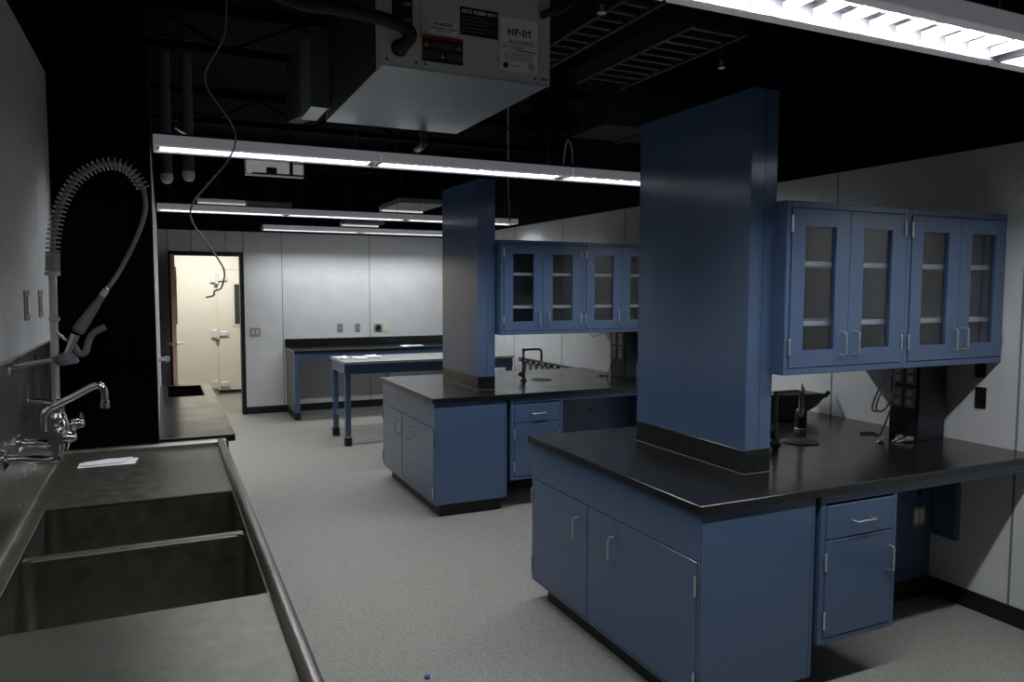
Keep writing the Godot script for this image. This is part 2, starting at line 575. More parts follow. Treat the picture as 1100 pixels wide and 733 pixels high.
func fixture(t: Node3D, x0: float, x1: float, y0: float, zc: float) -> void:
	# wide trough with bottom flanges, dark cross blades and a narrow lamp set up inside: the lamp is cut off at low angles
	var ho := 0.118
	var hi := 0.082
	var dp := 0.052
	var a := x0 + 0.004
	var b := x1 - 0.004
	var hs := B.new()
	for s in [-1.0, 1.0]:
		hs.box(a, b, y0, y0 + 0.058, zc + s * hi, zc + s * ho, 0.004)
	part(t, "housing", hs, M.housing_glow)
	part(t, "top_cover", bb(a, b, y0 + 0.062, y0 + 0.072, zc - hi - 0.02, zc + hi + 0.02, 0.003), M.charcoal)
	part(t, "added_uplight_slot", bb(a + 0.1, b - 0.1, y0 + 0.072, y0 + 0.074, zc - 0.02, zc + 0.02, 0.0), M.panel_glow)  # unseen slot and up-facing light, added to brighten the heat pump
	area(t, Vector3(0, 0.0765, 0), Vector2(b - a - 0.22, 0.04), UPLIGHT_ENERGY, Color(0.97, 0.985, 1.0), 90.0)
	var rf := B.new()
	for s in [-1.0, 1.0]:
		rf.box(a + 0.004, b - 0.004, y0 + 0.002, y0 + 0.0615, zc + s * (hi - 0.003), zc + s * hi, 0.0)
	rf.box(a + 0.004, b - 0.004, y0 + 0.0585, y0 + 0.0615, zc - hi + 0.003, zc + hi - 0.003, 0.0)
	part(t, "reflector", rf, M.reflector_grey)
	for x in [a, b - 0.003]:
		part(t, "end_cap", bb(x, x + 0.003, y0 + 0.001, y0 + 0.06, zc - hi + 0.003, zc + hi - 0.003, 0.0), M.reflector_grey)
	part(t, "lens", bb(a + 0.02, b - 0.02, y0 + dp, y0 + dp + 0.005, zc - 0.032, zc + 0.032, 0.0), M.lens_light)
	var nb := 12
	for i in nb:
		var x := lerpf(a + 0.03, b - 0.03, float(i) / (nb - 1))
		part(t, "blade", bb(x - 0.001, x + 0.001, y0 + 0.014, y0 + 0.044, zc - hi + 0.004, zc + hi - 0.004, 0.0), M.fixture_white)
	for x in [a + 0.12, b - 0.12]:
		part(t, "hanger_wire", B.new().tube([V(x, y0 + 0.07, zc), V(x, CEIL, zc)], 0.0022, 5, false), M.dark_steel)
	area(t, Vector3(0, dp - 0.003, 0), Vector2(b - a - 0.06, 0.06), LAMP_ENERGY, Color(0.97, 0.985, 1.0))

# ------------------------------------------------------------------ cabinets and islands
func wire_pull_v(x: float, y0: float, y1: float, z: float, out: Vector3) -> B:
	# upright wire pull; out = direction away from the door
	var p := V(x, y0, z)
	var q := V(x, y1, z)
	var o := out * 0.032
	return B.new().tube([p, p + out * 0.026, p + o + Vector3(0, 0.006, 0), q + o - Vector3(0, 0.006, 0), q + out * 0.026, q], 0.0047, 10)

func pull_h(x0: float, x1: float, y: float, z: float, out: Vector3) -> B:
	var p := V(x0, y, z)
	var q := V(x1, y, z)
	var o := out * 0.032
	var d := (q - p).normalized() * 0.006
	return B.new().tube([p, p + out * 0.026, p + o + d, q + o - d, q + out * 0.026, q], 0.0047, 10)

func hinge(x: float, y0: float, y1: float, z: float) -> B:
	var b := B.new()
	b.tube([V(x, y0, z), V(x, y1, z)], 0.0055, 10)
	b.lathe(V(x, y1, z), Vector3.UP, [[0.0055, 0.0], [0.004, 0.004], [0.0, 0.005]], 10)
	return b

func wall_cabinet(called: String, at: Vector3, turn: float, label: String) -> void:
	# 30 inch glazed wall unit; built about its own base centre with the front towards +z of the node
	var t := thing(called, label, "cabinet", Vector3.ZERO, "glazed blue wall cabinets")
	var w := 0.379
	var h := 0.76
	var dp := 0.33
	var zf := 0.0         # front plane (plan z), depth runs to +dp
	var cb := B.new()
	cb.box(-w, -w + 0.02, 0, h, zf + 0.02, dp, 0.001)
	cb.box(w - 0.02, w, 0, h, zf + 0.02, dp, 0.001)
	cb.box(-w + 0.02, w - 0.02, 0, 0.02, zf + 0.02, dp, 0.001)
	cb.box(-w + 0.02, w - 0.02, h - 0.02, h, zf + 0.02, dp, 0.001)
	part(t, "carcass", cb, M.blue_paint)
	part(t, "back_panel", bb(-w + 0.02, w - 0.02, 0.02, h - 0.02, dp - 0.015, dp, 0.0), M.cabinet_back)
	var ff := B.new()
	ff.box(-w, -w + 0.025, 0, h, zf, zf + 0.02, 0.002)
	ff.box(w - 0.025, w, 0, h, zf, zf + 0.02, 0.002)
	ff.box(-w + 0.025, w - 0.025, 0, 0.03, zf, zf + 0.02, 0.002)
	ff.box(-w + 0.025, w - 0.025, h - 0.03, h, zf, zf + 0.02, 0.002)
	part(t, "face_frame", ff, M.blue_paint)
	for y in [0.222, 0.49]:
		part(t, "shelf", bb(-w + 0.021, w - 0.021, y - 0.011, y + 0.011, 0.05, dp - 0.02, 0.001), M.shelf_grey)
	for s in [-1.0, 1.0]:
		# each leaf: outer edge by the frame, meeting in the middle
		var xo: float = s * (w - 0.028)
		var xi: float = s * 0.0015
		var yb := 0.033
		var yt := h - 0.033
		var zo := zf - 0.004
		var zi := zf + 0.018
		var so: float = xo - s * 0.078
		var si: float = xi + s * 0.085
		var d := B.new()
		d.box(xo, so, yb, yt, zo, zi, 0.0)
		d.box(si, xi, yb, yt, zo, zi, 0.0)
		d.box(so, si, yb, yb + 0.075, zo, zi, 0.0)
		d.box(so, si, yt - 0.075, yt, zo, zi, 0.0)
		var door := part(t, "door", d, M.blue_paint)
		part(door, "pane", bb(so, si, yb + 0.075, yt - 0.075, zo + 0.012, zo + 0.015, 0.0), M.glass)
		part(door, "handle", wire_pull_v(s * 0.042, 0.08, 0.184, zo, Vector3(0, 0, 1)), M.pull_chrome)
		for yh in [[0.09, 0.157], [0.625, 0.692]]:
			part(door, "hinge", hinge(xo + s * 0.004, yh[0], yh[1], zo - 0.004), M.brushed_chrome)
	t.position = at
	t.rotation.y = turn

func island(dz: float, dx: float, near_one: bool) -> void:
	var who := "island with the bottle" if near_one else "island by the table"
	var zn := 2.231 + dz
	var zf := 3.724 + dz
	var xl := 1.828 + dx
	var xe := 2.441 + dx
	var ov := 0.021
	var fx := xl + ov
	var fz := zn + ov
	# --- end cabinet with doors to the aisle
	var t := thing("base_cabinet", "blue two-door base cabinet at the aisle end of the %s" % who, "cabinet", V((fx + xe) / 2.0, 0, (zn + zf) / 2.0), "blue island base cabinets")
	part(t, "toe_kick", bb(fx + 0.055, xe - 0.03, 0.0, 0.101, fz + 0.045, zf - ov - 0.09, 0.002), M.black_base)
	part(t, "body", bb(fx + 0.012, xe, 0.101, 0.8755, fz + 0.002, zf - ov, 0.002), M.blue_paint)
	part(t, "end_panel", bb(fx + 0.002, xe - 0.018, 0.101, 0.8755, fz - 0.002, fz + 0.002, 0.001), M.blue_paint)
	part(t, "end_stile", bb(xe - 0.016, xe, 0.101, 0.8755, fz - 0.002, fz + 0.002, 0.001), M.blue_paint)
	part(t, "apron", bb(fx, fx + 0.012, 0.684, 0.8755, fz + 0.002, zf - ov, 0.0015), M.blue_paint)
	part(t, "bottom_rail", bb(fx, fx + 0.012, 0.101, 0.113, fz + 0.002, zf - ov, 0.0015), M.blue_paint)
	part(t, "filler_panel", bb(fx, fx + 0.012, 0.116, 0.681, 2.84 + dz, 3.094 + dz, 0.0015), M.blue_paint)
	part(t, "stile", bb(fx, fx + 0.012, 0.116, 0.681, fz + 0.002, fz + 0.017, 0.001), M.blue_paint)
	part(t, "stile", bb(fx, fx + 0.012, 0.116, 0.681, zf - ov - 0.015, zf - ov, 0.001), M.blue_paint)
	var leaves := [[fz + 0.02, 2.837 + dz, 2.856 + dz, fz + 0.022], [3.097 + dz, zf - ov - 0.018, 3.18 + dz, zf - ov - 0.012]]
	for lf in leaves:
		var d := part(t, "door", bb(fx - 0.003, fx + 0.012, 0.116, 0.681, lf[0], lf[1], 0.0025), M.blue_paint)
		part(d, "handle", wire_pull_v(fx - 0.003, 0.494, 0.602, lf[2], Vector3(-1, 0, 0)), M.pull_chrome)
		for yh in [[0.15, 0.235], [0.545, 0.622]]:
			part(d, "hinge", hinge(fx - 0.006, yh[0], yh[1], lf[3]), M.brushed_chrome)
	# --- hanging drawer unit
	var ux0 := 2.478 + dx
	var ux1 := 2.938 + dx
	t = thing("drawer_unit", "small blue drawer and door unit hung under the %s" % who, "cabinet", V((ux0 + ux1) / 2.0, 0.226, fz + 0.25), "hanging blue drawer units")
	var ub := B.new()
	ub.box(ux0, ux0 + 0.02, 0.226, 0.837, fz + 0.012, fz + 0.52, 0.001)
	ub.box(ux1 - 0.02, ux1, 0.226, 0.837, fz + 0.012, fz + 0.52, 0.001)
	ub.box(ux0 + 0.02, ux1 - 0.02, 0.226, 0.246, fz + 0.012, fz + 0.52, 0.001)
	ub.box(ux0 + 0.02, ux1 - 0.02, 0.246, 0.837, fz + 0.5, fz + 0.52, 0.001)
	part(t, "body", ub, M.blue_paint)
	var uf := B.new()
	uf.box(ux0, ux0 + 0.027, 0.226, 0.837, fz, fz + 0.012, 0.0015)
	uf.box(ux1 - 0.027, ux1, 0.226, 0.837, fz, fz + 0.012, 0.0015)
	uf.box(ux0 + 0.027, ux1 - 0.027, 0.226, 0.252, fz, fz + 0.012, 0.0015)
	part(t, "face_frame", uf, M.blue_paint)
	var dr := part(t, "drawer", bb(ux0 + 0.03, ux1 - 0.03, 0.681, 0.826, fz - 0.004, fz + 0.016, 0.0025), M.blue_paint)
	part(dr, "handle", pull_h(ux0 + 0.176, ux0 + 0.29, 0.75, fz - 0.004, Vector3(0, 0, 1)), M.pull_chrome)
	var dd := part(t, "door", bb(ux0 + 0.03, ux1 - 0.03, 0.255, 0.676, fz - 0.004, fz + 0.016, 0.0025), M.blue_paint)
	part(dd, "handle", wire_pull_v(ux1 - 0.055, 0.5, 0.608, fz - 0.004, Vector3(0, 0, 1)), M.pull_chrome)
	for yh in [[0.295, 0.368], [0.548, 0.622]]:
		part(dd, "hinge", hinge(ux0 + 0.027, yh[0], yh[1], fz - 0.007), M.brushed_chrome)
	# --- worktop with its rail
	t = thing("worktop", "polished black epoxy worktop of the %s" % who, "worktop", V((xl + XW) / 2.0, 0.876, (zn + zf) / 2.0), "black island worktops")
	part(t, "slab", bb(xl, XW - 0.001, 0.8765, C, zn, zf, 0.003), M.black_epoxy)
	part(t, "rail", bb(ux0 - 0.008, XW - 0.001, 0.838, 0.8765, fz - 0.004, fz + 0.02, 0.002), M.blue_paint)
	# --- service spine under the worktop
	t = thing("service_spine", "blue service panel in the knee space of the %s" % who, "panel", V(3.2, 0, 2.81 + dz), "service panels below the islands")
	part(t, "sheet", bb(xe + 0.001, XW - 0.009, 0.1, 0.8755, 2.80 + dz, 2.83 + dz, 0.001), M.blue_paint)
	part(t, "base", bb(xe + 0.001, XW - 0.009, 0.0, 0.1, 2.785 + dz, 2.83 + dz, 0.002), M.black_base)
	part(t, "seam_cover", bb(3.90, 3.925, 0.1, 0.8755, 2.797 + dz, 2.80 + dz, 0.001), M.blue_paint)
	if near_one:
		var pl := part(t, "outlet_plate", bb(3.775, 3.875, 0.405, 0.525, 2.792 + dz, 2.80 + dz, 0.002), M.plate_grey)
		for x in [3.802, 3.848]:
			part(pl, "socket", bb(x - 0.019, x + 0.019, 0.425, 0.505, 2.789 + dz, 2.792 + dz, 0.001), M.ivory)
	part(t, "port", B.new().lathe(V(3.827 if near_one else 3.49, 0.6 if near_one else 0.635, 2.80 + dz), Vector3(0, 0, 1), [[0.0, 0.003], [0.02, 0.003], [0.024, 0.0]], 14), M.black_plastic)
	# --- column cover standing on the worktop
	var cx0 := 2.319 + dx
	var cx1 := 2.468 + dx
	var z0 := 2.544 + dz
	var z1 := 3.379 + dz
	t = thing("column_cover", "tall blue sheet-metal column cover standing on the %s" % who, "column", V((cx0 + cx1) / 2.0, C, (z0 + z1) / 2.0), "blue column covers")
	part(t, "core", bb(cx0 + 0.004, cx1 - 0.004, 1.02, 2.6, z0 + 0.004, z1 - 0.004, 0.0), M.blue_paint)
	part(t, "side_sheet", bb(cx0, cx0 + 0.004, 1.02, 2.6, z0, z1, 0.0012), M.blue_paint)
	part(t, "side_sheet", bb(cx1 - 0.004, cx1, 1.02, 2.6, z0, z1, 0.0012), M.blue_paint)
	var ys := [[1.02, 2.6]]
	for sp in [[cx0 + 0.0042, cx0 + 0.077], [cx0 + 0.080, cx1 - 0.0042]]:
		part(t, "front_sheet", bb(sp[0], sp[1], 1.02, 2.6, z0, z0 + 0.004, 0.0012), M.blue_paint)
		part(t, "rear_sheet", bb(sp[0], sp[1], 1.02, 2.6, z1 - 0.004, z1, 0.0012), M.blue_paint)
	part(t, "base_curb", bb(cx0 - 0.001, cx1 + 0.001, C, 1.021, z0 - 0.001, z1 + 0.001, 0.002), M.black_epoxy)
	part(t, "caulk_bead", bb(cx0 - 0.005, cx1 + 0.004, C, C + 0.0025, z0 - 0.005, z1 + 0.005, 0.001), M.caulk)
	# --- wall cabinets, back to back over the spine
	var cy := 1.359
	for k in 2:
		var xc: float = 2.81 + 0.759 * k + 0.017
		var spot := "beside the blue column" if k == 0 else "at the panelled wall"
		wall_cabinet("wall_cabinet", V(xc, cy, 2.459 + dz), 0.0, "blue glazed wall cabinet over the %s, %s" % [who, spot])
		wall_cabinet("wall_cabinet", V(xc, cy, 3.40 + dz), PI, "rear blue glazed cabinet over the %s, %s" % [who, spot])
	# --- electrical post between worktop and cabinets
	var px0 := 3.68 if near_one else 3.80
	var px1 := 3.90 if near_one else 3.93
	var pz0 := 2.72 + dz
	var pz1 := (2.90 if near_one else 2.97) + dz
	t = thing("service_post", "black steel electrical post with sockets rising from the %s" % who, "post", V((px0 + px1) / 2.0, C, (pz0 + pz1) / 2.0), "electrical posts")
	part(t, "body", bb(px0 + 0.008, px1, C, cy - 0.001, pz0, pz1, 0.002), M.post_steel)
	part(t, "socket_board", bb(px0, px0 + 0.008, C + 0.004, cy - 0.012, pz0 + 0.012, pz1 - 0.01, 0.001), M.black_plastic)
	for a in 2:
		for b in 2:
			var zc: float = lerpf(pz0, pz1, 0.27 + 0.42 * a)
			var yc: float = 1.145 + 0.13 * b
			var op := part(t, "outlet_plate", bb(px0 - 0.005, px0, yc - 0.056, yc + 0.056, zc - 0.033, zc + 0.033, 0.0015), M.steel_plate if not near_one else M.plate_grey)
			for s in [-1.0, 1.0]:
				part(op, "socket", bb(px0 - 0.008, px0 - 0.005, yc + s * 0.025 - 0.017, yc + s * 0.025 + 0.017, zc - 0.017, zc + 0.017, 0.001), M.ivory)
	# --- faucet and cup sink by the column
	var fx0 := 2.915 + dx * 0.5
	var fzc := 2.97 + dz
	t = thing("lab_faucet", "grey gooseneck laboratory faucet on the %s" % who, "faucet", V(fx0, C, fzc), "laboratory faucets")
	var col: Material = M.faucet_enamel
	part(t, "base", B.new().lathe(V(fx0, C, fzc), Vector3.UP, [[0.03, 0.0], [0.03, 0.012], [0.018, 0.022], [0.018, 0.1], [0.013, 0.11]], 16), col)
	part(t, "spout", B.new().tube(curve([V(fx0, C + 0.1, fzc), V(fx0, C + 0.24, fzc), V(fx0 + 0.004, C + 0.265, fzc), V(fx0 + 0.03, C + 0.275, fzc), V(fx0 + 0.14, C + 0.275, fzc), V(fx0 + 0.17, C + 0.265, fzc), V(fx0 + 0.178, C + 0.24, fzc), V(fx0 + 0.178, C + 0.17, fzc)], 5), 0.0105, 12), col)
	part(t, "cap", B.new().lathe(V(fx0, C + 0.262, fzc), Vector3.UP, [[0.016, 0.0], [0.016, 0.024], [0.0, 0.026]], 14), col)
	part(t, "nozzle", B.new().lathe(V(fx0 + 0.178, C + 0.185, fzc), Vector3.DOWN, [[0.014, 0.0], [0.012, 0.035], [0.007, 0.05], [0.0, 0.05]], 12), M.brushed_chrome)
	var kn := B.new().tube([V(fx0, C + 0.06, fzc), V(fx0 - 0.035, C + 0.06, fzc - 0.02)], 0.009, 10)
	kn.lathe(V(fx0 - 0.035, C + 0.06, fzc - 0.02), V(-0.035, 0, -0.02), [[0.0, 0.0], [0.02, 0.0], [0.022, 0.012], [0.018, 0.018], [0.0, 0.018]], 12)
	part(t, "knob", kn, M.grip_grey)
	t = thing("cup_sink", "small round black cup sink in the worktop of the %s" % who, "sink", V(fx0 + 0.18, C, fzc + 0.0), "cup sinks")
	part(t, "rim", B.new().lathe(V(fx0 + 0.18, C, fzc), Vector3.UP, [[0.095, 0.0], [0.095, 0.004], [0.088, 0.006], [0.072, 0.003], [0.07, 0.001]], 28), M.black_plastic)
	part(t, "bowl", B.new().lathe(V(fx0 + 0.18, C, fzc), Vector3.UP, [[0.072, 0.003], [0.05, 0.0015], [0.0, 0.001]], 28), M.black_base)
	# --- loose plugs and leads at the foot of the post
	var lead := solo("power_lead", B.new().tube(curve([V(px0 - 0.012, 1.18, pz0 + 0.12), V(px0 - 0.05, 1.16, pz0 + 0.1), V(px0 - 0.07, 1.0, pz0 + 0.14), V(px0 - 0.08, C + 0.008, pz0 + 0.17), V(px0 - 0.03, C + 0.006, pz0 + 0.24), V(px0 - 0.1, C + 0.006, pz0 + 0.28)], 7), 0.005, 7), M.cable_grey, "grey power lead hanging from the electrical post of the %s" % who, "cable", "power leads")

func islands() -> void:
	island(0.0, 0.0, true)
	island(3.019, -0.033, false)

# ------------------------------------------------------------------ stainless sink along the wall
func sink_side() -> void:
	var xb := -0.43      # back of the bowls
	var xf := 0.245      # front of the bowls
	var y := 0.88
	var zN := 0.6
	var zE := 4.33
	var t := thing("compartment_sink", "long stainless steel sink with deep bowls, drainboards and rolled rim", "sink", V(-0.1, 0, 2.4))
	# deck made of flat sheets around two bowls
	var deck := B.new()
	var th := 0.012
	deck.box(XL + 0.004, xf + 0.02, y - th, y, 3.335, zE, 0.003)
	deck.box(XL + 0.004, xf + 0.02, y - th, y, zN, 2.16, 0.003)
	deck.box(XL + 0.004, xb, y - th, y, 2.16, 3.335, 0.002)
	deck.box(xf, xf + 0.02, y - th, y, 2.16, 3.335, 0.002)
	part(t, "deck", deck, M.stainless_worn)
	part(t, "divider", bb(xb, xf, y - 0.03, y - 0.004, 2.745, 2.785, 0.009), M.stainless_worn)
	for zz in [[2.16, 2.75], [2.78, 3.335]]:
		var bw := B.new()
		bowl(bw, xb, xf, zz[0], zz[1], y - 0.006, 0.36, 0.045)
		part(t, "bowl", bw, M.stainless_worn)
		part(t, "drain", B.new().lathe(V((xb + xf) / 2.0, y - 0.362, (zz[0] + zz[1]) / 2.0), Vector3.UP, [[0.055, 0.0], [0.055, 0.004], [0.045, 0.005], [0.0, 0.003]], 18), M.brushed_chrome)
	# rolled front rim and raised far rim
	var rim := B.new()
	var prof := []
	prof = [V(0.262, y, zN), V(0.262, y + 0.002, zN)]
	rim.tube([V(0.272, y + 0.012, zN), V(0.272, y + 0.012, zE - 0.01)], 0.021, 20)
	rim.box(xf + 0.012, 0.292, y - 0.06, y + 0.01, zN, zE, 0.006)
	part(t, "front_rim", rim, M.stainless)
	var er := B.new()
	er.prism([V(XL + 0.012, y - 0.06, zE - 0.012), V(XL + 0.012, y + 0.02, zE - 0.012), V(XL + 0.012, y + 0.032, zE), V(XL + 0.012, y + 0.032, zE + 0.035), V(XL + 0.012, y + 0.022, zE + 0.042), V(XL + 0.012, y - 0.06, zE + 0.042)], Vector3(0.276 - XL - 0.012, 0, 0))
	part(t, "end_rim", er, M.stainless)
	part(t, "corner_cap", B.new().lathe(V(0.272, y + 0.0, zE + 0.012), Vector3.UP, [[0.03, -0.06], [0.03, 0.022], [0.022, 0.032], [0.0, 0.034]], 18), M.stainless)
	# splash-back with a coved foot
	var sb := B.new()
	sb.box(XL + 0.001, XL + 0.009, y, 1.48, zN, ZJ - 0.003, 0.002)
	var cove := []
	for i in 7:
		var a := PI / 2.0 * i / 6.0
		cove.append(V(XL + 0.009 + 0.022 * (1.0 - sin(a)), y + 0.022 * (1.0 - cos(a)), 0))
	for i in 6:
		var p: Vector3 = cove[i]
		var q: Vector3 = cove[i + 1]
		var o := V(0, 0, zN)
		var o2 := V(0, 0, ZJ - 0.01)
		var nn := Vector3((XL + 0.031) - (p.x + q.x) / 2.0, (y + 0.022) - (p.y + q.y) / 2.0, 0).normalized()
		sb.flat([p + o, q + o, q + o2, p + o2], nn)
	part(t, "splashback", sb, M.stainless)
	part(t, "splashback_cap", bb(XL + 0.001, XL + 0.02, 1.478, 1.49, zN, ZJ - 0.003, 0.003), M.stainless)
	var apron := bb(0.262, 0.27, 0.70, y - 0.055, zN, zE, 0.002)
	part(t, "apron", apron, M.stainless)
	for zz in [zN + 0.1, 2.1, 3.4, zE - 0.1]:
		for xx in [-0.4, 0.2]:
			part(t, "leg", B.new().tube([V(xx, 0.0, zz), V(xx, y - 0.02, zz)], 0.02, 12), M.stainless)
	faucet()
	# folded papers on the drainboard
	var pp := B.new()
	pp.prism([V(-0.385, y + 0.0008, 4.03), V(-0.27, y + 0.003, 4.04), V(-0.142, y + 0.002, 4.02), V(-0.13, y + 0.004, 4.15), V(-0.26, y + 0.006, 4.17), V(-0.385, y + 0.0008, 4.14)], Vector3(0, 0.003, 0))
	pp.prism([V(-0.375, y + 0.006, 4.05), V(-0.2, y + 0.007, 4.06), V(-0.155, y + 0.009, 4.16), V(-0.36, y + 0.007, 4.13)], Vector3(0, 0.003, 0))
	solo("paper_leaflet", pp, M.paper, "folded white papers lying on the steel drainboard", "papers")
	# switch plates on the white sheet above the splash-back
	for z in [3.52, 3.9]:
		var s := thing("switch_plate", "steel switch plate with ivory rocker %s" % ("next to the spray hose riser" if z < 3.6 else "close to the black wall jog"), "switch", V(XL + 0.004, 1.605, z), "switch plates over the sink")
		part(s, "plate", bb(XL, XL + 0.006, 1.605, 1.725, z - 0.055, z + 0.055, 0.002), M.steel_plate)
		part(s, "rocker", bb(XL + 0.006, XL + 0.012, 1.63, 1.70, z - 0.03, z + 0.03, 0.002), M.ivory)
		for yy in [1.613, 1.717]:
			part(s, "screw", B.new().lathe(V(XL + 0.006, yy, z), Vector3(1, 0, 0), [[0.0, 0.002], [0.004, 0.0015], [0.005, 0.0]], 8), M.black_plastic)
	# dark bench beyond the jog with its own basin
	var zb0 := ZJ - 0.02
	var zb1 := 6.9
	var xe := 0.352
	var b := thing("wall_bench", "narrow black bench with inset basin beyond the black wall jog", "bench", V(0.15, 0, 5.7))
	var slab := B.new()
	slab.box(XJ + 0.001, xe, 0.876, C, zb0 + 0.06, 6.13, 0.003)
	slab.box(XJ + 0.001, xe, 0.876, C, 6.80, zb1, 0.003)
	slab.box(0.27, xe, 0.876, C, 6.13, 6.80, 0.002)
	slab.box(XJ + 0.001, 0.02, 0.876, C, 6.13, 6.80, 0.002)
	part(b, "worktop", slab, M.black_epoxy)
	var bas := B.new()
	bowl(bas, 0.02, 0.27, 6.13, 6.80, C - 0.004, 0.25, 0.02)
	part(b, "basin", bas, M.black_epoxy)
	part(b, "basin_edge", bb(0.27, 0.278, C, C + 0.006, 6.13, 6.80, 0.002), M.steel_plate)
	part(b, "body", bb(XJ + 0.003, xe - 0.03, 0.1, 0.64, zb0 + 0.14, zb1 - 0.02, 0.002), M.blue_paint)
	part(b, "front_rail", bb(xe - 0.042, xe - 0.03, 0.64, 0.876, zb0 + 0.14, zb1 - 0.02, 0.002), M.blue_paint)
	part(b, "toe_kick", bb(XJ + 0.003, xe - 0.09, 0.0, 0.1, zb0 + 0.14, zb1 - 0.02, 0.0), M.black_base)
	for k in 4:
		var za: float = lerpf(zb0 + 0.16, zb1 - 0.04, k / 4.0)
		var zz2: float = lerpf(zb0 + 0.16, zb1 - 0.04, (k + 1) / 4.0)
		var d := part(b, "door", bb(xe - 0.03, xe - 0.012, 0.12, 0.63, za + 0.004, zz2 - 0.004, 0.002), M.blue_paint)
		part(d, "handle", wire_pull_v(xe - 0.012, 0.45, 0.55, zz2 - 0.06, Vector3(1, 0, 0)), M.pull_chrome)
	# white wall tap above that bench
	var e := thing("wall_tap", "white lever tap on the white wall above the narrow bench", "tap", V(XJ + 0.05, 1.13, 6.5))
	part(e, "body", B.new().tube([V(XJ, 1.17, 6.5), V(XJ + 0.045, 1.17, 6.5)], 0.018, 12), M.white_plastic)
	part(e, "head", B.new().lathe(V(XJ + 0.045, 1.165, 6.5), V(1, 0.25, 0), [[0.0, -0.01], [0.024, -0.006], [0.028, 0.012], [0.02, 0.03], [0.0, 0.034]], 14), M.white_plastic)

func bowl(b: B, x0: float, x1: float, z0: float, z1: float, y: float, depth: float, r: float) -> void:
	# open box with rounded vertical corners, seen from inside
	var ring := []
	var nor := []
	for cnr in [[x1 - r, z1 - r, 0.0], [x0 + r, z1 - r, PI / 2], [x0 + r, z0 + r, PI], [x1 - r, z0 + r, PI * 1.5]]:
		for i in 7:
			var a: float = cnr[2] + PI / 2 * i / 6.0
			ring.append(Vector2(cnr[0] + r * cos(a), cnr[1] + r * sin(a)))
			nor.append(Vector2(-cos(a), -sin(a)))
	var m := ring.size()
	for i in m:
		var k := (i + 1) % m
		var p: Vector2 = ring[i]
		var q: Vector2 = ring[k]
		var np := V(nor[i].x, 0, nor[i].y)
		var nq := V(nor[k].x, 0, nor[k].y)
		var yb := y - depth
		b.tri(V(p.x, y, p.y), V(q.x, y, q.y), V(q.x, yb, q.y), np, nq, nq)
		b.tri(V(p.x, y, p.y), V(q.x, yb, q.y), V(p.x, yb, p.y), np, nq, np)
	var bot := []
	for p in ring:
		bot.append(V(p.x, y - depth, p.y))
	b.flat(bot, Vector3.UP)

